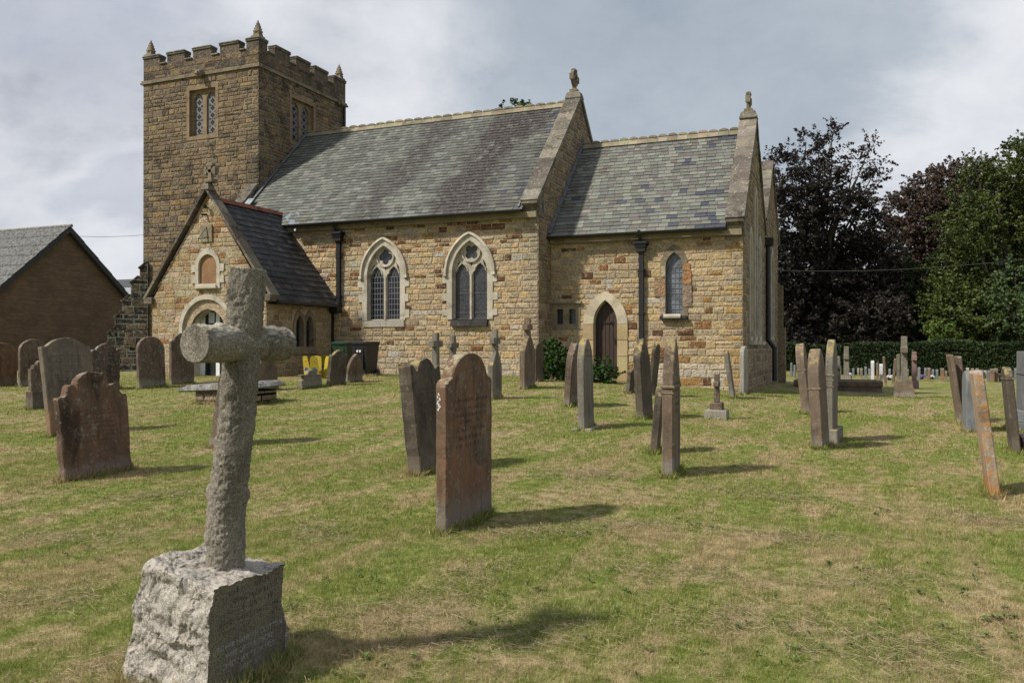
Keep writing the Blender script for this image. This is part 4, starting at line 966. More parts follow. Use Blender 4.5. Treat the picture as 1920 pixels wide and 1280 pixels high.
mb.add([(HX, hy0, -.6), (-62, hy0, -.6), (-62, hy0, 4.0), (HX, hy0, 4.0)], [(0, 1, 2, 3)]); mb.add([(HX, hy1, -.6), (-62, hy1, -.6), (-62, hy1, 4.0), (HX, hy1, 4.0)], [(0, 1, 2, 3)])
hpart(mb.build('wall', M_BRICK))
mb = MB(); corrugated(mb, (-62, hy0 - .4, 3.72), (HX + .25, hy0 - .4, 3.72), (-62, hyc, 7.63), (HX + .25, hyc, 7.63), rows=7); corrugated(mb, (-62, hy1 + .4, 3.72), (HX + .25, hy1 + .4, 3.72), (-62, hyc, 7.63), (HX + .25, hyc, 7.63)); hpart(mb.build('roof', M_CORR))
mb = MB()
for (y0_, z0_), (y1_, z1_) in (((hy0 - .4, 3.70), (hyc, 7.60)), ((hy1 + .4, 3.70), (hyc, 7.60))): mb.add([(HX + dx_, y_, z_ + dz_) for dx_ in (.02, .26) for y_, z_, dz_ in ((y0_, z0_, 0.03), (y1_, z1_, 0.03), (y1_, z1_, -.27), (y0_, z0_, -.27))], [(0, 1, 2, 3), (7, 6, 5, 4), (0, 4, 5, 1), (3, 2, 6, 7), (0, 3, 7, 4)])
hpart(mb.build('barge_board', plain('dark_board', (.035, .035, .038), .7, 0, 9, .2)))
mb = MB(); mb.tube((-62, hyc, 7.66), (HX + .35, hyc, 7.66), .09); hpart(mb.build('ridge_tiles', M_CORR))
mb = MB(); mb.box((HX + .003, 28.9, .15), (HX + .05, 29.6, 1.1)); w_ = hpart(mb.build('window', M_BLACK)); mb = MB(); mb.box((HX + .05, 28.85, .38), (HX + .08, 29.65, .5)); mb.build('frame', M_WHITE, w_)
shed = empty('shed', (-62, 62, 0)); tag(shed, 'pale sheet-roofed barn far off between brick hall and church tower', 'building')
mb = MB(); sx0, sy0 = -76.0, 52.0
mb.box((sx0, sy0, -1), (-50, 64, 4.6)); o = mb.build('wall', plain('pale_render', (.42, .42, .40), .8)); o.parent = shed; o.location = -shed.location
mb = MB(); corrugated(mb, (sx0 - .4, sy0 - .5, 4.6), (-49.5, sy0 - .5, 4.6), (sx0 - .4, 58, 7.0), (-49.5, 58, 7.0), .3, .04, 3)
o = mb.build('roof', plain('pale_fibre_sheet', (.42, .45, .46), .6)); o.parent = shed; o.location = -shed.location
mb = MB(); mb.obox((-63, 58, 7.2), 27, 1.4, .7); o = mb.build('ridge_vent', plain('dark_vent', (.10, .11, .12), .7)); o.parent = shed; o.location = -shed.location

# ------------------------------------------------------------------ gravestones
def grave_mat(name, c1, c2, lichen=.3, top=None, stain=.5, foot=(.25, .23, .19), footh=.25, bs=.6, orange=0.0, speck=0.0):
    m, t, b = new_mat(name); tc = t('ShaderNodeTexCoord'); P0 = tc.outputs['Object']
    oi = t('ShaderNodeObjectInfo'); ad = t('ShaderNodeVectorMath', operation='ADD'); sc_ = t('ShaderNodeVectorMath', operation='SCALE'); cb = t('ShaderNodeCombineXYZ')
    for i in range(3): t.link(oi.outputs['Random'], cb.inputs[i])
    t.link(cb.outputs[0], sc_.inputs[0]); sc_.inputs['Scale'].default_value = 37; t.link(P0, ad.inputs[0]); t.link(sc_.outputs[0], ad.inputs[1]); P = ad.outputs[0]
    nf = t.noise(P, 38, 6, .65); nm = t.noise(t.mapping(P, (1, 1, .55)), 4.2, 6, .65, .5); nb = t.noise(t.mapping(P, (1, 1.6, .5)), 2.1, 5, .6, .6)
    c = t.mix(t.ramp(nm, .33, .66), c1, c2)
    c = t.mix(t.ramp(nf, .35, .7, 0, .4), c, t.mix(1.0, c, (.62, .60, .58), 'MULTIPLY'))
    c = t.mix(t.ramp(nb, .50, .64, 0, stain), c, t.mix(1.0, c, (.28, .28, .30), 'MULTIPLY'))
    sp = t('ShaderNodeSeparateXYZ'); t.link(P0, sp.inputs[0])
    if foot:
        k = t.ramp(t.math('ADD', sp.outputs[2], t.math('MULTIPLY', t.math('SUBTRACT', nm, .5), -.5)), footh, footh * .35)
        c = t.mix(t.math('MULTIPLY', k, .7), c, foot)
    c = t.mix(t.math('MULTIPLY', t.ramp(t.noise(P, 24, 5, .7), .60, .66), lichen), c, (.46, .46, .42))
    c = t.mix(t.math('MULTIPLY', t.ramp(t.noise(P, 9, 7, .75), .54, .62), min(1, lichen * 1.3)), c, t.mix(.55, c, (.33, .32, .27)))
    st_ = t.ramp(t.noise(t.mapping(P, (7, 7, .8)), 1.6, 5, .65), .52, .66, 0, .45); c = t.mix(st_, c, t.mix(1.0, c, (.42, .41, .40), 'MULTIPLY'))
    if speck: c = t.mix(t.ramp(t.noise(P, 150, 3, .6), .44, .57, 0, speck), c, t.mix(1.0, c, (.30, .29, .28), 'MULTIPLY'))
    if orange: c = t.mix(t.math('MULTIPLY', t.ramp(t.noise(P, 13, 6, .75, .6), .50, .57), orange), c, (.46, .20, .035))
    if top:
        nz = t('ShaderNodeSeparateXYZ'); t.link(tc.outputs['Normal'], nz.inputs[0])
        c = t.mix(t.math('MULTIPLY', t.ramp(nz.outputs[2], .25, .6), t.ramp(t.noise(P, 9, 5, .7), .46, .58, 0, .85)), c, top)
    t.link(c, b.inputs['Base Color']); b.inputs['Roughness'].default_value = .88; b.inputs['Specular IOR Level'].default_value = .25
    h = t.math('ADD', t.math('MULTIPLY', nf, .5), nm); bump(t, b, h, bs, .018); return m
GM = {
 'red': grave_mat('red_sandstone', (.215, .12, .07), (.14, .092, .06), .35, (.36, .33, .22), .6, (.20, .18, .15), .34),
 'redb': grave_mat('flaking_red_sandstone', (.19, .11, .068), (.115, .078, .055), .45, (.25, .20, .15), .8, (.22, .17, .14), .2, .9),
 'dark': grave_mat('dark_brown_sandstone', (.115, .092, .066), (.080, .066, .050), .2, (.34, .28, .12), .45, (.16, .13, .10), .3),
 'brown': grave_mat('brown_sandstone', (.20, .145, .10), (.145, .11, .08), .3, (.30, .24, .12), .4),
 'tan': grave_mat('tan_sandstone', (.20, .16, .115), (.14, .12, .095), .25, (.28, .25, .2), .45, (.27, .15, .08), .7),
 'rbrown': grave_mat('reddish_brown_sandstone', (.165, .118, .085), (.115, .088, .066), .5, (.26, .20, .15), .45),
 'grey': grave_mat('grey_sandstone', (.21, .19, .15), (.16, .145, .12), .35, (.36, .28, .09), .35),
 'lich': grave_mat('heavily_lichened_stone', (.14, .10, .085), (.10, .08, .07), 1.0, (.3, .28, .25), .5),
 'orange': grave_mat('orange_lichened_stone', (.42, .36, .28), (.28, .20, .13), 1.0, (.50, .42, .32), .4, (.44, .19, .03), .22, .9, .6),
 'pale': grave_mat('pale_weathered_stone', (.36, .34, .29), (.29, .27, .23), .4, (.36, .33, .25), .3),
 'white': grave_mat('white_marble', (.62, .63, .64), (.52, .53, .54), .2, None, .15, None, .2, .3),
 'granite': grave_mat('grey_granite', (.22, .225, .235), (.17, .175, .185), .1, None, .1, None, .2, .15, 0, .5),
 'slategrey': grave_mat('blue_grey_stone', (.20, .215, .22), (.15, .16, .165), .25, None, .3, None, .2, .3),
 'pink': grave_mat('pink_granite', (.30, .19, .17), (.25, .16, .145), .15, (.45, .36, .30), .1, None, .2, .3),
 'log': grave_mat('carved_log_granite', (.33, .30, .25), (.235, .215, .17), .45, (.44, .42, .33), .35, None, .2, .9, .0, .7),
 'rock': grave_mat('rough_hewn_granite', (.56, .53, .46), (.44, .41, .36), .4, (.46, .42, .36), .12, None, .2, .9, 0, .75),
 'sawn': grave_mat('sawn_granite_face', (.27, .235, .17), (.19, .17, .13), .0, None, .35, None, .2, .25, 0, .85),
}
M_CUT = plain('weathered_lettering', (.06, .045, .035), .9, 0, 30, .3, 0); M_CUTL = plain('grey_leaded_letters', (.23, .23, .22), .7, 0, 40, .5, 0); M_CUTD = plain('faded_leaded_letters', (.055, .055, .055), .7, 0, 40, .4, 0)

def prof(kind, w, h):
    """outline (y, z) of a headstone, anticlockwise from bottom left"""
    a = w / 2
    if kind == 'round': top = [(a * math.cos(q), h - a * .8 + a * .8 * math.sin(q)) for q in [i * math.pi / 16 for i in range(17)]]
    elif kind == 'gothic': top = arch(0, a, 0, h - a * 1.5, h, 9)[1:-1]
    elif kind == 'lancet': top = arch(0, a, 0, h - a * 2.6, h, 12)[1:-1]
    elif kind == 'gable': top = [(a, h - a * .95), (a * .96, h - a * .85), (0, h), (-a * .96, h - a * .85), (-a, h - a * .95)]
    elif kind == 'flat': top = [(a, h - .03), (a - .02, h), (-a + .02, h), (-a, h - .03)]
    elif kind == 'chip': top = [(a, h - .12), (a - .03, h - .03), (a * .3, h), (-a * .2, h - .015), (-a * .8, h - .05), (-a, h - .09)]
    else:
        if kind == 'shoulder': half = [(1, .62), (.99, .56), (.93, .50), (.84, .47), (.77, .44), (.745, .38), (.70, .29), (.60, .185), (.46, .09), (.30, .03), (.14, .005), (0, 0)]
        elif kind == 'camber': half = [(1, .36), (.98, .32), (.88, .32), (.78, .29), (.66, .20), (.52, .11), (.36, .045), (.18, .01), (0, 0)]
        elif kind == 'scroll': half = [(1, .66), (.97, .60), (.88, .60), (.80, .55), (.78, .44), (.77, .37), (.70, .31), (.60, .31), (.53, .36), (.49, .42), (.47, .38), (.47, .28), (.42, .15), (.32, .055), (.17, .01), (0, 0)]
        elif kind == 'ogee': half = [(1, .26), (.98, .22), (.88, .23), (.74, .33), (.66, .37), (.58, .34), (.52, .24), (.44, .13), (.32, .05), (.16, .01), (0, 0)]
        elif kind == 'oldscroll': half = [(1, .50), (.97, .42), (.90, .34), (.80, .33), (.70, .38), (.66, .30), (.58, .22), (.46, .14), (.30, .05), (.12, 0), (0, .01)]
        r = [(a * x, h - a * z) for x, z in half]; top = r + [(-x, z) for x, z in reversed(r[:-1])]
    return [(a, -.15)] + top + [(-a, -.15)]
def slab_mesh(mb, P_, t, bev=.012, lump=.0, seed=0, x0=0.0):
    cy_ = sum(p[0] for p in P_) / len(P_); cz_ = sum(p[1] for p in P_) / len(P_); w = max(p[0] for p in P_) - min(p[0] for p in P_)
    P2 = []                                     # finer outline
    for i in range(len(P_)):
        p, q = P_[i], P_[(i + 1) % len(P_)]; L = math.dist(p, q); n = max(1, int(L / .09))
        for k in range(n): P2.append((p[0] + (q[0] - p[0]) * k / n, p[1] + (q[1] - p[1]) * k / n))
    if lump: P2 = [(y + lump * mn.noise((y * 7 + seed, z * 7, 1.3)), z + lump * mn.noise((y * 7, z * 7 + seed, 5.1)) * (z > .05)) for y, z in P2]
    ins = [(y + (cy_ - y) * bev * 2 / w, z + (cz_ - z) * bev * 2 / w) for y, z in P2]
    rings = [[(x0 + x, y, z) for y, z in pr_] for x, pr_ in ((-t / 2, ins), (-t / 2 + bev, P2), (t / 2 - bev, P2), (t / 2, ins))]
    mb.loft(rings)
def marks(mb, w, x, rows, rng, u0=-.38, u1=.38):
    """worn rows of cut lettering, too far gone to read"""
    for z, hh, dens in rows:
        L = rng.uniform(.6, 1.0); y = u0 * w * L
        while y < u1 * w * L:
            lw = hh * rng.uniform(.35, .8)
            if rng.random() < dens:
                for s_ in range(rng.choice((1, 2, 2))):
                    yy = y + s_ * lw * .55; k = rng.uniform(-.25, .25) * hh; z1 = z + hh * rng.uniform(.6, 1)
                    mb.add([(x, yy, z), (x, yy + hh * .13, z), (x, yy + hh * .13 + k, z1), (x, yy + k, z1)], [(0, 1, 2, 3)])
                if rng.random() < .5: zz = z + hh * rng.choice((.0, .45, .85)); mb.add([(x, y, zz), (x, y + lw * .6, zz), (x, y + lw * .6, zz + hh * .13), (x, y, zz + hh * .13)], [(0, 1, 2, 3)])
            y += lw + hh * (.25 if rng.random() > .16 else .7)
def headstone(kind, px, py, w, t, h, mat, label, yaw=0, lean=0, side=0, corner='SE', group='old headstones in the churchyard', rows=None, bands=None, lump=.008, base=None, name='headstone', dy=0, frame=False, pos=None):
    x, y, d = ray(px, py) if pos is None else (*pos, 0); m = Matrix.Rotation(R(yaw), 2)
    o_ = Vector({'SE': (-t / 2, w / 2), 'SW': (t / 2, w / 2), 'C': (0, 0)}[corner]); o_ = m @ o_; x += o_.x; y += o_.y; rng = random.Random(int(px * 7 + py))
    mb = MB(); slab_mesh(mb, prof(kind, w, h), t, .012, lump, px * .13)
    if bands:
        for zf, hh, ex in bands: mb.obox((0, 0, h * zf), t + ex * 2, w + ex * 1.2, hh, None, None, 1, .006)
    if frame:
        P_ = prof(kind, w * .84, h * .93); slab_mesh(mb, [(y_, max(.2, z_)) for y_, z_ in P_], .008, .003, 0, 0, t / 2)
    o = fix_normals(mb.build(name, GM[mat])); o.location = (x, y, float(G(x, y))); o.rotation_euler = (R(-side), R(lean), R(yaw))
    tag(o, label, name.replace('_', ' '), group)
    if base: mb = MB(); mb.obox((0, 0, base[2] / 2 - .06), base[0], base[1], base[2] + .12, None, None, .96, .012); fix_normals(mb.build('plinth', GM[base[3]], o))
    if rows:
        mb = MB(); rr_ = []; z = h * rows[0]
        while z > h * rows[1]: hh = rng.choice(rows[2:]); rr_.append((z, hh, .9)); z -= hh * 1.9
        marks(mb, w, t / 2 + (.0052 if frame else .0012), rr_, rng); mb.build('inscription', M_CUT, o)
    BASES.append((x, y, w, t, yaw)); return o
# left of the carved cross
headstone('scroll', 122, 905, .90, .10, 1.17, 'redb', 'red-brown headstone with scrolled top and dark stains, leaning left, nearest stone at the left edge', lean=-5.5, side=0, rows=(.62, .3, .028, .022), lump=.022)
tt = headstone('camber', 97, 820, .88, .10, 1.52, 'tan', 'tall tan headstone with rows of small lettering, leaning behind the scrolled red one', lean=-9, rows=(.80, .44, .034, .024, .026), frame=False)
M_CUT2 = M_CUT
headstone('scroll', 60, 768, .55, .10, .98, 'rbrown', 'small pinkish headstone on a dark plinth, behind the left edge of the tall tan stone', base=(.2, .6, .36, 'dark'), lean=-2)
headstone('round', -22, 727, .85, .09, 1.20, 'red', 'orange-brown headstone cut off by the left edge of the photo', rows=(.7, .4, .03))
headstone('round', 38, 726, .85, .10, 1.30, 'rbrown', 'round-topped brown headstone against the brick hall, with a raised rim', rows=(.75, .4, .03), frame=True)
headstone('round', 104, 712, .72, .10, 1.26, 'brown', 'round-topped headstone whose top just shows above the tall tan stone')
headstone('oldscroll', 170, 732, .92, .09, 1.20, 'lich', 'headstone crusted with pale lichen in front of the black tower buttress', lean=2, lump=.03)
headstone('round', 262, 730, .90, .10, 1.36, 'rbrown', 'round-topped red-brown headstone in front of the porch, left of its doorway', lean=-3, rows=(.75, .35, .03))
headstone('shoulder', 322, 722, .84, .10, 1.42, 'rbrown', 'shouldered red-brown headstone close to the porch door', rows=(.72, .35, .03))
headstone('round', 405, 840, .60, .13, 1.18, 'rbrown', 'narrow brown slab seen edge-on, leaning right behind the carved cross shaft', lean=10, yaw=3)
headstone('shoulder', 482, 735, .78, .09, .78, 'brown', 'low brown headstone behind the right arm of the carved cross', lump=.02)
headstone('scroll', 567, 730, .82, .12, .46, 'grey', 'tiny low scrolled headstone by the yellow floor signs', lump=.02, bands=((.72, .03, .012),))
headstone('oldscroll', 618, 724, .72, .11, .92, 'dark', 'grey-brown headstone with scrolled top leaning right before the wheelie bins', lean=6, lump=.02)
headstone('gothic', 652, 718, .72, .09, .80, 'rbrown', 'lichened tapering headstone half hidden beside the black bin', lean=5)
# centre
headstone('ogee', 790, 893, .74, .17, 1.30, 'dark', 'dark leaning headstone with a wavy top, behind the tall red headstone', lean=-6, yaw=2, rows=(.72, .5, .03), lump=.02)
rd = headstone('shoulder', 838, 1002, .87, .10, 1.42, 'red', 'tall red sandstone headstone with rounded top, the largest in the middle of the lawn', rows=(.72, .44, .03, .034), lump=.012)
mb = MB(); zz = [(.115, .50), (.16, .47), (.235, .46), (.31, .52), (.345, .62), (.335, .72), (.25, .70), (.18, .69), (.12, .62)]
mb.loft([[(.047, y, z) for y, z in zz], [(.0535, y, z) for y, z in zz], [(.055, y * .97 + .007, z * .97 + .018) for y, z in zz]]); fix_normals(mb.build('flaked_patch', GM['brown'], rd))
mb = MB()
for i in range(15): z = 1.10 - i * .009; mb.obox((-.02 + rs.uniform(-.012, .012), -.437, z), .012 * rs.uniform(.4, 1.6), .006, .012 * rs.uniform(.5, 1.2), Matrix.Rotation(rs.uniform(0, 3), 3, 'Y'))
mb.build('white_splash', M_WHITE, rd)
headstone('round', 1005, 716, .60, .08, 1.08, 'dark', 'low dark round-topped headstone against the ivy at the nave corner')
headstone('gothic', 1068, 763, .66, .14, 1.30, 'rbrown', 'plain reddish headstone behind the tall pointed grey one', lean=4, yaw=4)
headstone('gothic', 1097, 808, .62, .12, 1.52, 'grey', 'tall pointed grey headstone with yellow-lichened tip, in front of the brown priest door', lean=-1, yaw=3, rows=(.85, .78, .05), base=(.34, .72, .03, 'pale'))
headstone('gable', 1207, 787, .78, .14, 1.50, 'dark', 'dark gable-topped headstone with yellow lichen on its peak, under the chancel downpipe', lean=-3, side=-1, rows=(.8, .5, .03), frame=True, lump=.012)
headstone('round', 1220, 742, .60, .09, 1.30, 'dark', 'blackened headstone leaning right behind the gable-topped one', lean=6)
headstone('chip', 1180, 738, .5, .1, .62, 'dark', 'short broken dark stone showing at the left foot of the gable-topped headstone', lean=5, lump=.03)
headstone('round', 1232, 852, .50, .10, .90, 'dark', 'short grey stone leaning behind the tall slim lancet headstone', lean=5, yaw=8)
headstone('lancet', 1262, 897, .56, .125, 1.56, 'brown', 'tall slim headstone shaped like a lancet with moulded side bands, centre right of the lawn', yaw=3, rows=(.66, .40, .045, .04), bands=((.645, .03, .014), (.60, .018, .008), (.235, .012, .006)))
headstone('flat', 1377, 748, .62, .11, 1.20, 'grey', 'leaning grey slab beside the chancel corner', lean=-8, yaw=4)
headstone('round', 1395, 740, .62, .12, 1.34, 'pale', 'whitened upright headstone against the chancel corner', yaw=-4)
# right
headstone('gothic', 1519, 777, .66, .17, 1.50, 'brown', 'slim brown headstone leaning left, farthest of the three edge-on stones right of the church', lean=-6, yaw=-3, bands=((.62, .03, .012), (.30, .015, .006)))
headstone('gothic', 1543, 843, .60, .155, 1.42, 'brown', 'brown headstone with yellow lichen cap, nearest of three edge-on stones right of the church', lean=-3, yaw=-7, bands=((.60, .03, .012), (.16, .014, .006)))
headstone('gothic', 1562, 830, .62, .11, 1.56, 'grey', 'tall grey headstone on a stepped plinth, right of the yellow-capped one', lean=0, yaw=-5, base=(.26, .8, .20, 'grey'), bands=((.65, .03, .014), (.60, .02, .01), (.54, .02, .012)))
headstone('flat', 1801, 795, .55, .07, 1.30, 'brown', 'thin brown slab leaning left, left of a pair at the right', lean=-8, yaw=2, corner='SW')
headstone('flat', 1807, 791, .55, .10, 1.27, 'rbrown', 'reddish thin slab leaning left, right of a pair at the right', lean=-6, yaw=2, corner='SW')
headstone('round', 1812, 810, .50, .24, 1.04, 'slategrey', 'grey round-topped stone between the leaning pair and the orange-lichened slab', yaw=2, corner='SW')
headstone('flat', 1857, 934, .55, .095, 1.24, 'orange', 'leaning slab covered in orange and white lichen, at the right', lean=-7, yaw=-2, corner='SW', lump=.025)
headstone('round', 1900, 852, .55, .095, 1.20, 'dark', 'dark brown slab leaning left, near the right edge', lean=-5, yaw=-2, corner='SW', bands=((.86, .02, .008),))
headstone('chip', 1918, 850, .6, .35, .24, 'pink', 'low pinkish boulder-like marker cut off by the right edge', corner='SW', lump=.04, name='grave_marker')
x_, y_, d_ = ray(1932, 806); st = empty('granite_memorial', (x_, y_, float(G(x_, y_)))); tag(st, 'big pale grey granite memorial on a stepped base, cut off by the right edge', 'memorial')
mb = MB(); mb.obox((0, 0, .05), .62, .9, .22, None, None, 1, .01); fix_normals(mb.build('plinth', GM['granite'], st)); mb = MB(); mb.obox((0, 0, .26), .5, .8, .2, None, None, .98, .01); fix_normals(mb.build('step', GM['slategrey'], st))
mb = MB(); mb.obox((0, 0, .87), .34, .62, 1.02, None, None, .96, .008); mb.obox((0, 0, 1.0), .36, .64, .03); fix_normals(mb.build('block', GM['granite'], st)); BASES.append((x_, y_, .9, .6, 0))

def cross_stone(px, py, h, mat, label, arm=.5, t=.12, w=.13, basew=.42, baseh=.2, base2=None, yaw=0, lean=0, bmat=None, group='stone crosses in the churchyard', rock=False, blunt=1.0, head=.28):
    x, y, d = ray(px, py); o = empty('cross_memorial', (x, y, float(G(x, y))), R(yaw)); o.rotation_euler = (0, R(lean), R(yaw)); tag(o, label, 'cross', group)
    mb = MB(); z = 0
    if base2: mb.obox((0, 0, base2[1] / 2 - .05), base2[0], base2[0], base2[1] + .1, None, None, .97, .012); z = base2[1]; b2 = fix_normals(mb.build('plinth', GM[base2[2]], o))
    if baseh:
        mb = MB(); mb.obox((0, 0, z + baseh / 2 - .03), basew * .8 if not rock else basew, basew, baseh + .06, None, None, .72 if rock else .92, .015)
        bo = mb.build('base', GM[bmat or mat]); fix_normals(bo); bo.parent = o
    mb = MB(); zt = z + baseh
    mb.obox((0, 0, (zt + h) / 2), t, w, h - zt, None, None, .88 * blunt, .01); za = h - head
    mb.obox((0, 0, za), t * .95, arm, w * .95, None, None, 1, .01)
    sh = fix_normals(mb.build('shaft', GM[mat])); sh.parent = o; BASES.append((x, y, basew, basew * .8, yaw)); return o
cross_stone(817, 722, 1.35, 'grey', 'left of two lichened grey crosses standing before the nave wall', arm=.52, w=.17, t=.15, basew=.5, baseh=.1)
cross_stone(849, 718, 1.30, 'grey', 'right of two lichened grey crosses standing before the nave wall', arm=.46, w=.15, t=.15, basew=.5, baseh=.1)
# headstones that rise into a small cross
def cross_top(px, py, w, t, hs, h, mat, label, arm):
    x, y, d = ray(px, py); x -= t / 2; y += w / 2
    a = w / 2; P_ = [(a, -.15), (a, hs * .72), (a * .8, hs * .78), (a * .55, hs * .9), (.06, hs), (.055, h - .3), (arm / 2, h - .3), (arm / 2, h - .17), (.055, h - .17), (.05, h)]
    P_ = P_ + [(-y_, z_) for y_, z_ in reversed(P_)]
    mb = MB(); slab_mesh(mb, P_, t, .01, .006, px); o = fix_normals(mb.build('headstone', GM[mat])); o.location = (x, y, float(G(x, y))); tag(o, label, 'headstone', 'old headstones in the churchyard'); BASES.append((x, y, w, t, 0)); return o
cross_top(924, 750, .50, .12, 1.02, 1.50, 'grey', 'grey headstone tapering up into a small cross, just right of the tall red headstone', .34)
cross_top(984, 730, .72, .14, 1.30, 1.76, 'brown', 'brown shouldered headstone topped with a small cross, near the nave corner', .36)
cross_stone(1344, 785, .87, 'rbrown', 'small reddish cross on a square grey plinth, in front of the chancel', arm=.28, w=.10, t=.10, basew=.30, baseh=.14, base2=(.42, .18, 'pale'), head=.20)
cross_stone(1571, 722, 1.35, 'grey', 'left of two stout grey crosses against the dark hedge', arm=.4, w=.2, t=.22, basew=.6, baseh=.2, head=.5, yaw=-4)
cross_stone(1587, 712, 1.9, 'grey', 'taller right one of two stout grey crosses against the dark hedge', arm=.5, w=.26, t=.28, basew=.7, baseh=.25, head=.6, yaw=-4)
cross_stone(1695, 746, 1.92, 'grey', 'tall grey cross on a rough rock pedestal, between tan stones and the hedge', arm=.56, w=.20, t=.19, basew=.62, baseh=.56, rock=True, bmat='brown', head=.42)
cross_stone(1714, 728, 1.62, 'pink', 'pink granite cross right of the tall rock-based cross', arm=.46, w=.20, t=.20, basew=.46, baseh=.36, head=.28)

# small stones far off by the hedge
far = [(1590.5, 706, 6, 17, 'slategrey', 'round'), (1600, 705, 5, 15, 'slategrey', 'round'), (1615, 710, 6, 20, 'grey', 'round'), (1623, 710, 6, 23, 'slategrey', 'round'), (1636, 711, 8, 35, 'white', 'gable'),
       (1645, 709, 5.5, 29, 'tan', 'flat'), (1652, 710, 8, 28, 'white', 'round'), (1661, 724, 5, 56, 'brown', 'flat'), (1657, 713, 5, 18, 'rbrown', 'flat'), (1674, 724, 6, 52, 'brown', 'flat'), (1684, 717, 7, 53, 'grey', 'flat'), (1702, 714, 4, 22, 'rbrown', 'round'),
       (1723, 714, 6, 26, 'slategrey', 'round'), (1735, 709, 5, 20, 'slategrey', 'round'), (1741.5, 714, 6.5, 25, 'tan', 'round'), (1749, 710, 5, 18, 'slategrey', 'round'), (1756.5, 710, 5.5, 18, 'slategrey', 'round'), (1766.5, 714, 7.5, 24, 'tan', 'round'), (1773.5, 713, 5, 18, 'brown', 'round'),
       (1484, 706, 5, 26, 'slategrey', 'flat'), (1490, 708, 5, 24, 'slategrey', 'flat'), (1575, 706, 5, 20, 'pale', 'round'), (1814, 706, 6, 17, 'pale', 'round'), (1823, 706, 6, 16, 'slategrey', 'round'), (1832, 708, 7, 18, 'slategrey', 'round'), (1840, 709, 7, 16, 'slategrey', 'round'), (1854, 715, 6, 21, 'slategrey', 'round'),
       (1860, 716, 9, 25, 'tan', 'round'), (1867, 716, 8, 26, 'brown', 'round'), (1875, 716, 5, 16, 'rbrown', 'chip'), (1882, 716, 9, 24, 'slategrey', 'round'), (1885, 708, 6, 20, 'pale', 'round'), (1905, 712, 8, 22, 'slategrey', 'round'), (1895, 709, 6, 14, 'pale', 'round'), (1692, 709, 5, 17, 'slategrey', 'round'), (1792, 708, 6, 17, 'slategrey', 'round')]
far += [(1609, 703, 5, 14, 'pale', 'round'), (1630, 704, 5, 13, 'slategrey', 'round'), (1668, 705, 5, 14, 'slategrey', 'round'), (1712, 706, 5, 15, 'pale', 'round'), (1729, 705, 5, 13, 'pale', 'round'), (1783, 706, 6, 14, 'pale', 'round'), (1801, 708, 6, 16, 'pale', 'flat'), (1847, 709, 6, 15, 'pale', 'round'), (1912, 706, 6, 15, 'pale', 'round'), (1788, 712, 6, 18, 'grey', 'round'), (1871, 706, 5, 14, 'slategrey', 'flat'), (1469, 703, 5, 17, 'pale', 'round')]
CW = {'slategrey': 'blue-grey', 'grey': 'grey', 'white': 'white marble', 'tan': 'tan', 'brown': 'brown', 'rbrown': 'reddish', 'pale': 'pale grey', 'pink': 'pink'}
REF = [(1484, 'right beside the chancel wall'), (1575, 'between the two stout grey crosses'), (1590, 'right of the taller stout grey cross'), (1600, 'second right of the stout grey crosses'), (1615, 'third right of the stout grey crosses'), (1623, 'just left of the white marble pair'), (1636, 'pointed, leftmost of the white marble pair'), (1645, 'between the two white marble stones'), (1652, 'mottled, right of the white marble pair')]
for i, (px, py, wp, hp, mt, kd) in enumerate(far):
    x, y, d = ray(px, py); w = max(.34, min(.62, wp * d / FPX)); t_ = wp * d / FPX * .75; h = hp * d / FPX
    where = None
    for rp, rt in REF:
        if abs(px - rp) < 2: where = rt
    if where is None:
        k = [p for p in sorted(far) if p[4] == mt and p[5] == kd and abs(p[0] - px) < 400]; n_ = [p[0] for p in k].index(px)
        nb = min([('the rock-based tall cross', 1695), ('the pink granite cross', 1714), ('the purple flowers', 1728), ('the white posy', 1748), ('the leaning brown pair', 1795), ('the orange-lichened slab', 1840), ('the dark slab near the right edge', 1890)], key=lambda q: abs(q[1] - px))
        where = ('left of ' if px < nb[1] else 'right of ') + nb[0] + (', shorter' if hp < 20 else ', taller')
    headstone(kd, px, py, w, max(.10, min(t_, .26)), h, mt, f"small {CW[mt]} {'round-topped' if kd == 'round' else 'square' if kd == 'flat' else kd} stone {where}", corner='C', group='small headstones by the far hedge', lump=0, lean=(-4 if px in (1661,) else 5 if px == 1674 else 0))
for px, py, c, nm in ((1728, 711, (.22, .10, .30), 'purple'), (1747, 711, (.5, .58, .62), 'white'), (1592, 707, (.7, .7, .68), 'cream'), (1668, 712, (.65, .66, .66), 'small pale')):
    x, y, d = ray(px, py); rr = random.Random(px); mb = MB()
    for k in range(26): a = rr.uniform(0, 6.28); r_ = rr.uniform(0, .16); mb.obox((x + r_ * math.cos(a), y + r_ * math.sin(a), float(G(x, y)) + .16 + rr.uniform(-.03, .08)), .08, .08, .05, Matrix.Rotation(rr.uniform(0, 3), 3, 'X'), None, .6)
    o = empty('flower_posy', (x, y, float(G(x, y)))); b_ = mb.build('flowers', plain(nm + '_petals', c, .8)); b_.parent = o; b_.location = -o.location
    mb = MB(); mb.tube((0, 0, -.02), (0, 0, .14), .09, .12, 12); mb.build('pot', M_IRON, o); tag(o, f'{nm} flowers in a pot among the small far headstones', 'flowers', 'flower posies by the far graves')

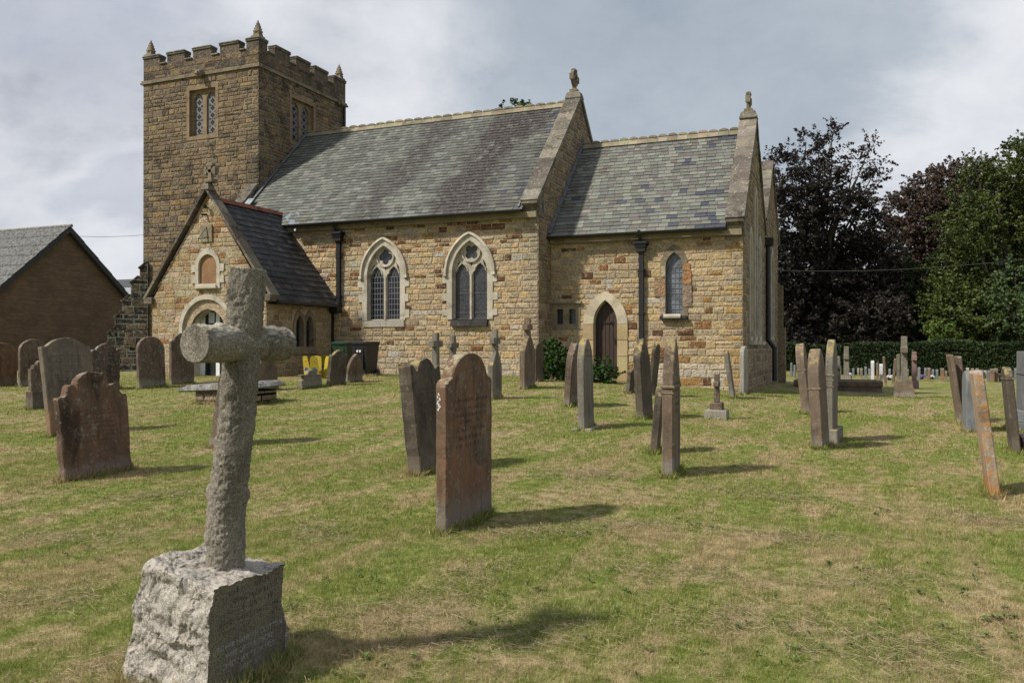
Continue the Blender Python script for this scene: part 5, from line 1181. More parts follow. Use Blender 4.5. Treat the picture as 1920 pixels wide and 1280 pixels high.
# chest tomb and kerbed grave
x, y, d = ray(505, 762); ct = empty('chest_tomb', (x - 1.2, y + .40, float(G(x - 1.2, y + .40)) - .12)); tag(ct, 'low chest tomb with a lichened slab top and crumbling stone sides, behind the carved cross', 'tomb')
mb = MB(); fr1 = Fr((0, -.36, 0), (1, 0, 0), (0, -1, 0)); o1 = [(-.78, -.1), (.78, -.1), (.78, .42), (-.78, .42)]; tr_ = random.Random(3)
pt = lambda p, q, r: varc((.26, .20, .14), r, .25)
backing(mb, fr1, o1, [], .7, (.2, .16, .12)); stone_wall(mb, fr1, o1, [], pt, (.12, .18), (.2, .4), rng=tr_, gap=.015)
fr2 = Fr((.78, 0, 0), (0, 1, 0), (1, 0, 0)); o2 = [(-.36, -.1), (.36, -.1), (.36, .42), (-.36, .42)]; backing(mb, fr2, o2, [], .1, (.2, .16, .12)); stone_wall(mb, fr2, o2, [], pt, (.12, .18), (.2, .4), rng=tr_, gap=.015)
mb.build('chest', M_WALL, ct)
mb = MB(); mb.obox((-.12, 0, .47), 2.1, .98, .10, Matrix.Rotation(R(-3), 3, 'Y') @ Matrix.Rotation(R(2), 3, 'X'), None, .95, .025); mb.obox((-.12, 0, .53), 1.9, .84, .04, Matrix.Rotation(R(-3), 3, 'Y') @ Matrix.Rotation(R(2), 3, 'X'), None, .95, .01); fix_normals(mb.build('slab', grave_mat('lichened_tomb_slab', (.17, .165, .15), (.10, .095, .09), 1.0, (.30, .30, .285), .6, None, .2), ct)); BASES.append((x - 1.2, y + .40, .8, 1.5, 0))
x, y, d = ray(1655, 736); kt = empty('kerbed_grave', (x - 1.5, y + .9, float(G(x - 1.5, y + .9)))); tag(kt, 'long low kerbed grave plot with stone sides, below the two stout grey crosses', 'grave plot')
mb = MB(); tr_ = random.Random(5)
for x0, y0, x1, y1 in ((-1.6, -.9, 1.5, -.72), (-1.6, .72, 1.5, .9), (1.32, -.72, 1.5, .72), (-1.6, -.72, -1.42, .72)):
    mb.box((x0, y0, -.3), (x1, y1, .16)); mb.box((x0 + .01, y0 + .02, .17), (x1 - .02, y1 - .01, .31)); mb.box((x0 - .01, y0 - .02, .32), (x1 + .01, y1 + .02, .50))
o = mb.build('kerb', GM['brown'], kt); o.location = (0, 0, -.12); mb = MB(); mb.box((-1.42, -.72, -.2), (1.32, .72, .34)); mb.build('infill', GM['grey'], kt); BASES.append((x - 1.5, y + .9, 1.8, 3.0, 0))

# ------------------------------------------------------------------ wheelie bins and floor signs
def bin_(px, py, col, label, yaw, marks_=False):
    x, y, d = ray(px, py); o = empty('wheelie_bin', (x, y, float(G(x, y))), R(yaw)); tag(o, label, 'wheelie bin', 'wheelie bins against the nave wall')
    M_ = plain(label.split()[0] + '_plastic', col, .45, 0, 12, .15, .1)
    mb = MB(); rings = []
    for z, a, b_ in ((.06, .23, .25), (.10, .235, .26), (.90, .28, .34), (.96, .285, .345), (.965, .30, .36), (1.0, .30, .36)): rings.append([(sx * a, sy_ * b_, z) for sx, sy_ in ((-1, -1), (-.85, -1.04), (.85, -1.04), (1, -1), (1, 1), (-1, 1))])
    mb.loft(rings)
    for k in (-.14, .14): mb.box((k - .02, -.37, .2), (k + .02, -.30, .88))
    fix_normals(mb.build('body', M_, o))
    mb = MB(); rings = []
    for z, a, b_, s_ in ((1.0, .31, .38, 0), (1.035, .31, .385, 0), (1.06, .26, .33, 0)): rings.append([(sx * a, sy_ * b_ - .01, z + (.02 if sy_ > 0 else 0)) for sx, sy_ in ((-1, -1), (.0, -1.05), (1, -1), (1, 1), (-1, 1))])
    mb.loft(rings); mb.box((-.2, -.41, 1.0), (.2, -.37, 1.03)); mb.tube((-.24, .42, 1.02), (.24, .42, 1.02), .02); fix_normals(mb.build('lid', M_, o))
    for s_ in (-1, 1): mb = MB(); mb.tube((s_ * .24, .28, .1), (s_ * .29, .28, .1), .10, n=16); mb.build('wheel', M_IRON, o)
    if marks_:
        for k in (-.045, .055): mb = MB(); mb.box((k - .03, -.372, .74), (k + .03, -.366, .81)); mb.build('sticker', M_WHITE, o).rotation_euler = (0, 0, 0)
    BASES.append((x, y, .6, .7, yaw))
bin_(647, 703, (.018, .05, .025), 'green wheelie bin in the corner by the porch, left of the black one', 4); bin_(685, 704, (.017, .017, .020), 'black wheelie bin with two white stickers against the nave wall', -2, True)
M_YEL = plain('yellow_sign_plastic', (.40, .31, .03), .5, 0, 10, .08, .03); M_BLUE = plain('blue_sign_disc', (.02, .09, .28), .5, 0, 10, .1, 0); M_OR = plain('orange_sign_mark', (.55, .20, .03), .5, 0, 10, .1, 0)
for i, (px, py, yw, lab) in enumerate(((583, 708, -14, 'yellow warning floor sign with blue disc, leftmost of the group by the porch'), (592, 709, 20, 'yellow warning floor sign standing in the middle of the group by the porch'), (601, 709, -30, 'yellow warning floor sign leaning, right one of the group by the porch'), (612, 702, 8, 'orange-yellow floor sign partly hidden behind the leaning scrolled headstone'))):
    x, y, d = ray(px, py); o = empty('floor_sign', (x, y, float(G(x, y))), R(yw)); tag(o, lab, 'floor sign', 'yellow floor signs by the porch')
    for s_ in (-1, 1):
        mb = MB(); m3 = Matrix.Rotation(R(-s_ * 11), 3, 'X'); c_ = Vector((0, s_ * .11, 0))
        P_ = [(-.17, 0), (.17, 0), (.155, .05), (.11, .60), (.07, .66), (-.07, .66), (-.11, .60), (-.155, .05)]
        mb.loft([[c_ + m3 @ Vector((u, dd * -s_, v_)) for u, v_ in P_] for dd in (0, .02)]); pn = fix_normals(mb.build('panel', M_YEL, o))
        if s_ == -1:
            mb = MB(); mb.add([c_ + m3 @ Vector((.085 * math.cos(a * .5236), -.006, .24 + .085 * math.sin(a * .5236))) for a in range(12)], [tuple(range(12))]); mb.build('disc', M_BLUE, pn)
            mb = MB(); mb.add([c_ + m3 @ Vector((u, -.009, v_)) for u, v_ in ((-.05, .20), (.04, .25), (.055, .23), (-.03, .18))], [(0, 1, 2, 3)]); mb.add([c_ + m3 @ Vector((u, -.009, v_)) for u, v_ in ((-.05, .50), (.05, .50), (.05, .515), (-.05, .515))], [(0, 1, 2, 3)]); mb.build('symbol', M_OR, pn)

# ------------------------------------------------------------------ the carved log cross in the foreground
def displaced(p, n_, amp, knots):
    q = Vector(p); d = amp * (.45 * mn.noise(q * 12) + .6 * mn.noise(q * 36 + Vector((3, 1, 7))) + .75 * mn.noise(q * 78) + .6 * mn.noise(q * 150) - .5 * max(0, mn.noise(q * 60 + Vector((8, 2, 1)))))
    for k, r_, a in knots:
        L = (q - k).length
        if L < r_ * 2.5: d += a * math.exp(-(L / r_) ** 2)
    return q + n_ * d
def log(name, pts, radii, amp, knots, mat, parent, nseg=110, step=.0075, capmat=None):
    """log laid along a bent axis, closed with sawn ends"""
    pts = [Vector(p) for p in pts]; rings = []; vs = []; fs = []
    tot = sum((b - a).length for a, b in zip(pts[:-1], pts[1:])); n = int(tot / step); acc = [0]
    for a, b in zip(pts[:-1], pts[1:]): acc.append(acc[-1] + (b - a).length)
    def pos(s_):
        for i in range(len(acc) - 1):
            if s_ <= acc[i + 1] + 1e-9: f = (s_ - acc[i]) / (acc[i + 1] - acc[i]); return pts[i].lerp(pts[i + 1], f), radii[i] + (radii[i + 1] - radii[i]) * f
        return pts[-1], radii[-1]
    D = (pts[-1] - pts[0]).normalized(); A = D.orthogonal().normalized(); B = D.cross(A)
    capr = [.25, .5, .75, .93]
    def ring(c, r_, k, wob):
        out = []
        for j in range(nseg):
            th = 2 * math.pi * j / nseg; nn = A * math.cos(th) + B * math.sin(th); p = c + nn * r_
            out.append(displaced(p, nn, amp * wob, knots) if wob else p + D * .0015 * mn.noise(p * 60))
        return out
    seq = [(0, k, 0) for k in capr] + [(i * tot / n, 1, .35 if i in (0, n) else 1) for i in range(n + 1)] + [(tot, k, 0) for k in reversed(capr)]
    for s_, k, wob in seq: c, r_ = pos(s_); rings.append(ring(c, r_ * k, k, wob))
    vs = [p for r_ in rings for p in r_]; m = len(rings)
    for i in range(m - 1):
        for j in range(nseg): k = (j + 1) % nseg; fs.append((i * nseg + j, i * nseg + k, (i + 1) * nseg + k, (i + 1) * nseg + j))
    fs.append(tuple(reversed(range(nseg)))); fs.append(tuple((m - 1) * nseg + j for j in range(nseg)))
    mb = MB(); mb.add(vs, fs); o = fix_normals(mb.build(name, mat, parent, True)); return o
LX, LY = -2.74, 2.98
lc_ = empty('log_cross', (LX, LY, 0)); tag(lc_, 'large granite cross carved like a rough log, on a rock pedestal in the left foreground', 'cross')
def L_(p): return Vector(p) - Vector((LX, LY, 0))
kn = [(L_((-2.60, 2.93, 1.74)), .028, .016), (L_((-2.67, 3.0 - .09, 1.33)), .03, .022), (L_((-2.60, 3.06, 1.20)), .03, .024), (L_((-2.74, 2.95, .83)), .03, .018), (L_((-2.60, 3.05, .80)), .03, .014), (L_((-2.72, 2.93, .62)), .03, .014), (L_((-2.60, 2.92, 1.28)), .025, .014), (L_((-2.66, 2.93, 1.56)), .03, .018)]
log('shaft', [L_((-2.680, 3.0, .38)), L_((-2.672, 3.0, .75)), L_((-2.618, 3.005, 1.15)), L_((-2.585, 3.008, 1.50)), L_((-2.562, 3.016, 1.845))], [.086, .083, .081, .080, .079], .0075, kn, GM['log'], lc_)
kn2 = [(L_((-2.58, 2.86, 1.585)), .03, .012), (L_((-2.58, 3.19, 1.57)), .03, .012)]
log('arm', [L_((-2.590, 2.715, 1.502)), L_((-2.583, 3.008, 1.500)), L_((-2.578, 3.290, 1.502))], [.082, .080, .079], .0065, kn2, GM['log'], lc_)
# pedestal: quarried rock with one flat sawn face
mb = MB(); N = 84; ped = []
def pedpt(u, v_, w_, face):
    z = -.16 + .66 * (w_ + 1) / 2; f = (w_ + 1) / 2
    x = u * .22; y = v_ * .235
    if u < 0: x = u * (.175 + .115 * (1 - f) ** 1.1)
    if v_ < 0: y = v_ * (.235 + .05 * (1 - f))
    p = Vector((x, y, z - .035 * u * f ** 6))
    q = p * 1.0; big = Vector((mn.noise(q * 5 + Vector((1, 0, 0))), mn.noise(q * 5 + Vector((9, 3, 1))), mn.noise(q * 5 + Vector((4, 7, 2))))) * .032
    sm = Vector((mn.noise(q * 17 + Vector((2, 0, 0))), mn.noise(q * 17 + Vector((5, 0, 3))), mn.noise(q * 17 + Vector((8, 1, 0))))) * .012
    fi = Vector((mn.noise(q * 48 + Vector((2, 0, 0))), mn.noise(q * 55 + Vector((5, 0, 3))), mn.noise(q * 55 + Vector((8, 1, 0))))) * .007 + Vector((mn.noise(q * 120), mn.noise(q * 120 + Vector((5, 0, 3))), 0)) * .004
    rdg = Vector((0, 0, 0))
    if face in ('W', 'S'): s_ = mn.noise(Vector((q.x * 4 + q.y * 3, q.y * 3, q.z * 16 + q.x * 6))); rdg = Vector((-1 if face == 'W' else 0, -1 if face == 'S' else 0, 0)) * (s_ * .022 + .012 * abs(mn.noise(q * 11)))
    ed = min(1, (1 - abs(v_)) * 5) * min(1, (1 - abs(w_)) * 5) * min(1, (1 - abs(u)) * 5) if face == 'none' else 1
    d = big + sm + fi + rdg * min(1, (1 - abs(w_)) * 6) * min(1, ((1 - abs(u)) if face == 'S' else (1 - abs(v_))) * 6)
    if u > .999: d.x = 0; d.y *= .8; d.z *= .8
    return p + d
for face in ('W', 'S', 'N', 'top', 'E'):
    vs = []; M__ = N
    for i in range(M__ + 1):
        for j in range(M__ + 1):
            a, b_ = -1 + 2 * i / M__, -1 + 2 * j / M__
            u, v_, w_ = {'W': (-1, a, b_), 'E': (1, a, b_), 'S': (a, -1, b_), 'N': (a, 1, b_), 'top': (a, b_, 1)}[face]
            vs.append(pedpt(u, v_, w_, face))
    q = [(i * (M__ + 1) + j, (i + 1) * (M__ + 1) + j, (i + 1) * (M__ + 1) + j + 1, i * (M__ + 1) + j + 1) for i in range(M__) for j in range(M__)]
    if face == 'E': e_mb = MB(); e_mb.add(vs, q)
    else: mb.add(vs, q)
po = mb.build('pedestal', GM['rock'], lc_)
bm = bmesh.new(); bm.from_mesh(po.data); bmesh.ops.remove_doubles(bm, verts=bm.verts, dist=.0006); bmesh.ops.recalc_face_normals(bm, faces=bm.faces); bm.to_mesh(po.data); bm.free()
po.data.polygons.foreach_set('use_smooth', [True] * len(po.data.polygons))
face_o = e_mb.build('inscription_face', GM['sawn'], po); fix_normals(face_o)
def lettering(txt, y, z, size, mat, parent, x=.2215, bold=.0016):
    cu = bpy.data.curves.new('lettering', 'FONT'); cu.body = txt; cu.size = size; cu.align_x = 'CENTER'; cu.offset = bold * .4; cu.extrude = .0006
    tmp = bpy.data.objects.new('lettering', cu); COL.objects.link(tmp); dg = bpy.context.evaluated_depsgraph_get(); me = bpy.data.meshes.new_from_object(tmp.evaluated_get(dg)); bpy.data.objects.remove(tmp)
    o = bpy.data.objects.new('lettering', me); COL.objects.link(o); me.materials.clear(); me.materials.append(mat); o.parent = parent
    o.matrix_local = Matrix(((0, 0, 1, x), (1, 0, 0, y), (0, 1, 0, z), (0, 0, 0, 1))); return o
for txt, y, z, s_, m_ in (('ESTHER HANNAH CLAYTON', .005, .178, .0335, M_CUTL), ('WIFE OF THE ABOVE', .0, .136, .0335, M_CUTL), ('DIED MAY 12TH 1920.', .0, .094, .036, M_CUTL), ('AGED 85.', .0, .052, .034, M_CUTL), ('THY WILL BE DONE', -.01, .010, .034, M_CUTL)): lettering(txt, y, z, s_, m_, po)
mb = MB(); rr = random.Random(8)
marks(mb, .46, .2212, [(.405, .026, .8), (.362, .024, .8), (.322, .024, .7), (.280, .022, .8), (.245, .018, .5)], rr, -.42, .42); mb.build('worn_lettering', M_CUTD, po)
BASES.append((LX, LY, .52, .52, 0))
lj = lettering('JANE', -.12, .80, .055, M_CUT, tt, x=.0512); 

# ------------------------------------------------------------------ foliage
def leaf_mat(name, c0, c1, c2, rough=.55):
    m, t, b = new_mat(name); a = t('ShaderNodeAttribute', attribute_name='rnd'); cr = t('ShaderNodeValToRGB'); t.link(a.outputs['Fac'], cr.inputs[0])
    cr.color_ramp.elements[0].color = c0 + (1,); cr.color_ramp.elements[1].color = c2 + (1,); e = cr.color_ramp.elements.new(.5); e.color = c1 + (1,)
    t.link(cr.outputs[0], b.inputs['Base Color']); b.inputs['Roughness'].default_value = rough; b.inputs['Specular IOR Level'].default_value = .3
    return m
LM = {'beech': leaf_mat('dark_copper_beech_leaf', (.013, .011, .010), (.025, .020, .017), (.046, .037, .030)), 'beech2': leaf_mat('copper_beech_leaf', (.034, .023, .018), (.060, .040, .028), (.095, .065, .045)),  # low tree-leaf colours: the cloud shadow over the trees is put into them
      'green': leaf_mat('green_leaf', (.026, .042, .008), (.058, .082, .015), (.105, .130, .028)), 'olive': leaf_mat('deep_green_leaf', (.014, .028, .006), (.028, .050, .010), (.055, .085, .018)),
      'pale': leaf_mat('pale_green_leaf', (.030, .055, .018), (.060, .095, .032), (.105, .15, .055)), 'ivy': leaf_mat('ivy_leaf', (.012, .038, .006), (.028, .070, .010), (.055, .12, .018), .4),
      'bright': leaf_mat('bright_green_leaf', (.045, .085, .012), (.085, .14, .02), (.14, .19, .04))}
M_BARK = plain('grey_bark', (.065, .055, .045), .9, 0, 9, .35, .6)
rng_np = np.random.default_rng(5)
def leaf_cloud(lumps, leaf, n_per_m3, up=.35, spray=1.0, k=40, flat=.6, surf=.55):
    """leaves along short twigs; lumps are (x, y, z, rx, ry, rz)"""
    Vs = []; R_ = []
    for (cx_, cy__, cz_, rx, ry, rz) in lumps:
        n = max(8, int(n_per_m3 * rx * ry * rz * 4.19))
        d = rng_np.normal(size=(n, 3)); d /= np.linalg.norm(d, axis=1)[:, None]; rad = rng_np.random(n) ** (1 / 3 * surf + .0) 
        wob = 1 + .22 * np.sin(d[:, 0] * 5 + cx_) * np.sin(d[:, 2] * 6 + cy__) + rng_np.normal(size=n) * .06
        base = np.array([cx_, cy__, cz_]) + d * rad[:, None] * np.array([rx, ry, rz]) * wob[:, None]
        tw = d + np.array([0, 0, up]) + rng_np.normal(size=(n, 3)) * .45; tw /= np.linalg.norm(tw, axis=1)[:, None]
        L = spray * rng_np.uniform(.4, 1.3, n)
        s_ = rng_np.random((n, k)); side = rng_np.normal(size=(n, k, 3)) * (.16 * spray * (1.1 - s_))[:, :, None]
        side[:, :, 2] *= flat
        P = base[:, None, :] + tw[:, None, :] * (s_ * L[:, None])[:, :, None] + side; P[:, :, 2] -= (s_ ** 2) * L[:, None] * .25
        cr_ = rng_np.random(n) * .5; rv = np.clip(cr_[:, None] + rng_np.random((n, k)) * .5, 0, 1)
        Vs.append(P.reshape(-1, 3)); R_.append(rv.reshape(-1))
    P = np.concatenate(Vs); rv = np.concatenate(R_); m = len(P)
    a = rng_np.normal(size=(m, 3)); a[:, 2] *= .6; a /= np.linalg.norm(a, axis=1)[:, None]; b_ = rng_np.normal(size=(m, 3)); b_ -= a * (a * b_).sum(1)[:, None]; b_ /= np.linalg.norm(b_, axis=1)[:, None]
    s_ = leaf * rng_np.uniform(.6, 1.25, m)[:, None]
    V = np.stack([P - a * s_, P - b_ * s_ * .55, P + a * s_, P + b_ * s_ * .55], 1).reshape(-1, 3)
    return V, np.arange(4 * m).reshape(m, 4), rv
def limb(mb, p, q, r0, r1, n=7, sag=.0, rr=random.Random(2)):
    p = Vector(p); q = Vector(q); pr_ = p; k = 5
    for i in range(1, k + 1):
        f = i / k; c = p.lerp(q, f) + Vector((rr.uniform(-1, 1), rr.uniform(-1, 1), rr.uniform(-.5, .5))) * (q - p).length * .035 * (f < 1)
        mb.tube(pr_, c, r0 + (r1 - r0) * (i - 1) / k, r0 + (r1 - r0) * f, n, None, False); pr_ = c
def tree(name, label, px0, d0, lumps_px, mat, leaf=.13, dens=2.2, k=42, spray=1.3, group='trees behind the hedge', trunk_r=.4, up=.35, depth=1.0, wisps=(), surf=.55):
    x0, y0 = at(px0, d0); z0 = float(G(x0, y0)); root = empty(name, (x0, y0, z0)); tag(root, label, 'tree' if 'shrub' not in name else 'shrub', group)
    L = []; rr = random.Random(int(px0))
    for (px, py, rp) in lumps_px:
        dd = d0 + rr.uniform(-2.2, 2.2) * depth; x, y = at(px, dd); z = EYE + (HY - py) / FPX * dd; r_ = rp / FPX * dd; L.append((x - x0, y - y0, z - z0, r_, r_ * 1.15, r_ * .95))
    V, F_, rv = leaf_cloud(L, leaf, dens, up, spray, k, surf=surf)
    if wisps:
        W_ = []
        for (px, py, rp) in wisps: dd = d0 + rr.uniform(-1, 1); x, y = at(px, dd); z = EYE + (HY - py) / FPX * dd; r_ = rp / FPX * dd; W_.append((x - x0, y - y0, z - z0, r_ * .8, r_ * .8, r_ * 1.2))
        V2, F2, rv2 = leaf_cloud(W_, leaf * .9, dens * 1.0, .9, spray * .8, max(8, k // 2)); F_ = np.concatenate([F_, F2 + len(V)]); V = np.concatenate([V, V2]); rv = np.concatenate([rv, rv2])
    np_mesh('crown', V, F_, LM[mat], root, {'rnd': rv})
    top = max(l[2] for l in L); mb = MB(); limb(mb, (0, 0, -.3), (0, 0, top * .62), trunk_r, trunk_r * .5, 9); mb.build('trunk', M_BARK, root)
    mb = MB()
    for l in L + (W_ if wisps else []): limb(mb, (0, 0, min(top * .55, max(1.2, l[2] * .45))), l[:3], trunk_r * .32, .025, 5)
    mb.build('limbs', M_BARK, root); return root
tree('copper_beech', 'dark purple copper beech with ragged top, just right of the church', 1530, 62, [(1482, 335, 46), (1520, 305, 34), (1548, 290, 24), (1470, 420, 62), (1540, 375, 54), (1600, 350, 32), (1622, 305, 20), (1575, 430, 62), (1500, 520, 85), (1600, 520, 74), (1560, 600, 75), (1440, 500, 66), (1460, 620, 66), (1640, 470, 40), (1640, 600, 55)], 'beech', .13, 2.6, 46, 1.35, trunk_r=.5,
     wisps=[(1560, 262, 10), (1512, 268, 12), (1470, 290, 12), (1448, 300, 8), (1532, 262, 9), (1632, 272, 12), (1655, 335, 12), (1642, 318, 12), (1625, 380, 14), (1660, 440, 12), (1566, 238, 4), (1600, 310, 10)])
tree('copper_beech', 'russet copper beech with a domed crown, farther right behind the green tree', 1740, 74, [(1700, 400, 42), (1745, 372, 48), (1792, 350, 44), (1825, 335, 34), (1765, 430, 68), (1690, 470, 50), (1820, 420, 62), (1720, 540, 62), (1660, 555, 58), (1655, 440, 24), (1860, 380, 50)], 'beech2', .125, 3.2, 46, 1.3, trunk_r=.5, wisps=[(1805, 308, 12), (1765, 325, 10), (1840, 305, 10), (1712, 360, 10), (1672, 400, 12)])
tree('green_tree', 'tall yellow-green broadleaf tree at the right edge', 1880, 60, [(1835, 350, 36), (1880, 350, 40), (1912, 318, 30), (1960, 300, 55), (1822, 415, 46), (1885, 430, 70), (1955, 430, 80), (1805, 500, 48), (1865, 520, 70), (1950, 530, 80), (1790, 585, 55), (1850, 605, 70), (1930, 610, 70)], 'green', .12, 3.8, 46, 1.2, trunk_r=.45, wisps=[(1912, 278, 12), (1850, 315, 12), (1812, 330, 10), (1825, 305, 7), (1880, 312, 10), (1795, 400, 12)])
tree('evergreen_tree', 'deep green tree low between the two copper beeches', 1720, 66, [(1700, 545, 46), (1755, 545, 56), (1690, 610, 50), (1750, 620, 60), (1800, 600, 50), (1640, 610, 42)], 'olive', .15, 3.0, 42, 1.0, trunk_r=.35)
tree('small_tree', 'pale green bushy tree low at the right edge', 1910, 56, [(1895, 570, 42), (1940, 545, 55), (1880, 612, 40), (1935, 620, 60), (1905, 510, 26)], 'pale', .12, 3.5, 42, .9, trunk_r=.25)
tree('shrub', 'bright green shrub growing over the hedge', 1768, 55.5, [(1768, 620, 24), (1755, 640, 20), (1790, 640, 22)], 'bright', .10, 6, 40, .6, group='shrubs by the church and hedge', trunk_r=.1, depth=.2)
tree('tree_behind_nave', 'treetop just showing above the nave ridge', 965, 64, [(965, 212, 22), (942, 222, 16), (990, 222, 16), (965, 260, 40)], 'pale', .12, 4, 42, .8, trunk_r=.35, wisps=[(960, 198, 8), (985, 202, 8), (940, 206, 6)])
def bush(px, py, lumps, label, leaf=.055):
    x0, y0, d0 = ray(px, py); z0 = float(G(x0, y0)); root = empty('ivy_bush', (x0, y0, z0)); tag(root, label, 'bush', 'shrubs by the church and hedge')
    V, F_, rv = leaf_cloud(lumps, leaf, 260, .3, .22, 26); np_mesh('foliage', V, F_, LM['ivy'], root, {'rnd': rv}); mb = MB()
    for l in lumps: limb(mb, (0, 0, -.05), l[:3], .03, .012, 5)
    mb.build('stem', M_BARK, root)
bush(1035, 712, [(-.15, .2, .75, .34, .35, .36), (.15, .2, .5, .42, .4, .42), (.55, .2, .28, .36, .35, .28), (-.1, .1, .25, .4, .35, .26)], 'glossy ivy bush against the nave corner, left of the pointed grey headstone')
bush(1130, 718, [(-.05, .1, .35, .32, .3, .3), (.25, .1, .18, .28, .25, .18), (-.2, .1, .2, .3, .3, .22)], 'low ivy clump at the foot of the brown priest door')
# hedge: a solid clipped core covered in leaves
def hedge():
    root = empty('hedge', (*at(1700, 54), -.6)); tag(root, 'long clipped dark green hedge closing the churchyard', 'hedge')
    a = Vector((*at(1380, 57), 0)); b_ = Vector((*at(2150, 50), 0)); L = (b_ - a).length; d = (b_ - a) / L; n = Vector((d.y, -d.x, 0)); c = (a + b_) / 2 - root.location; c.z = 0
    ang = math.atan2(d.y, d.x); mb = MB(); mb.obox((c.x, c.y, .95), L, 1.3, 2.1, Matrix.Rotation(ang, 3, 'Z'), None, 1, .05); mb.build('core', plain('hedge_twigs', (.012, .016, .007), .9, 0, 5, .3), root)
    m = 60000; s_ = rng_np.random(m) * L - L / 2; f = rng_np.random(m) < .75
    q = np.where(f, -.65 - rng_np.random(m) * .18, rng_np.random(m) * 1.5 - .75); h = np.where(f, rng_np.random(m) * 2.15 - .02, 2.0 + rng_np.random(m) ** 2 * .25); h += (.07 * np.sin(s_ * 1.3) + .09 * np.sin(s_ * .41 + 1)) * (h > 1.6); q = q + .10 * np.sin(s_ * .9) * np.sin(h * 2.3 + s_ * .3) 
    P = np.stack([c.x + d.x * s_ - n.x * q * 1 * -1, c.y + d.y * s_ + n.y * q * -1 * 1, h], 1)
    P = np.stack([c.x + d.x * s_ + n.x * (-q), c.y + d.y * s_ + n.y * (-q), h], 1)
    A = rng_np.normal(size=(m, 3)); A /= np.linalg.norm(A, axis=1)[:, None]; B = rng_np.normal(size=(m, 3)); B -= A * (A * B).sum(1)[:, None]; B /= np.linalg.norm(B, axis=1)[:, None]; z = .07 * rng_np.uniform(.6, 1.3, m)[:, None]
    V = np.stack([P - A * z, P - B * z * .6, P + A * z, P + B * z * .6], 1).reshape(-1, 3)
    np_mesh('leaves', V, np.arange(4 * m).reshape(m, 4), leaf_mat('hedge_leaf', (.008, .017, .005), (.017, .032, .008), (.036, .058, .014)), root, {'rnd': np.clip(rng_np.random(m) * .6 + .25 + .25 * np.sin(s_ * .7) * np.sin(s_ * .23 + 1), 0, 1)})
hedge()
# a wood that reads as one mass behind the near trees
W_ = []; rr = random.Random(4)
for i in range(46): px = 1395 + i * 15.5; dd = rr.uniform(84, 98); x, y = at(px, dd); h_ = rr.uniform(5.5, 8.5) * (1.15 if px > 1800 else 1); W_ += [(x, y, h_ * .5, 3.0, 3.0, h_ * .5), (x + rr.uniform(-1, 1), y, h_ * .9, 2.0, 2.0, 2.2)]
V, F_, rv = leaf_cloud(W_, .26, .42, .3, 1.6, 34); wd = np_mesh('wood', V, F_, LM['olive'], None, {'rnd': rv}); tag(wd, 'dark wood filling the gaps behind the beeches', 'wood', None, 'stuff')

# ------------------------------------------------------------------ overhead wires
def wire(name, label, p, q, sag, r=.012):
    mb = MB(); p = Vector(p); q = Vector(q); n = 24; pr_ = p
    for i in range(1, n + 1): f = i / n; c = p.lerp(q, f) - Vector((0, 0, sag * 4 * f * (1 - f))); mb.tube(pr_, c, r, r, 5, None, False); pr_ = c
    tag(mb.build(name, plain(name + '_sheath', (.035, .04, .035), .7)), label, 'wire', 'overhead wires')
def atz(px, py, d): x, y = at(px, d); return (x, y, EYE + (HY - py) / FPX * d)
wire('overhead_wire', 'thin wire in the sky between the brick hall and the tower', atz(60, 436, 58), atz(300, 437, 70), .3, .016)
wire('overhead_wire', 'thin wire crossing in front of the dark trees at the right', atz(1440, 506, 44), atz(1990, 478, 36), .3, .012)

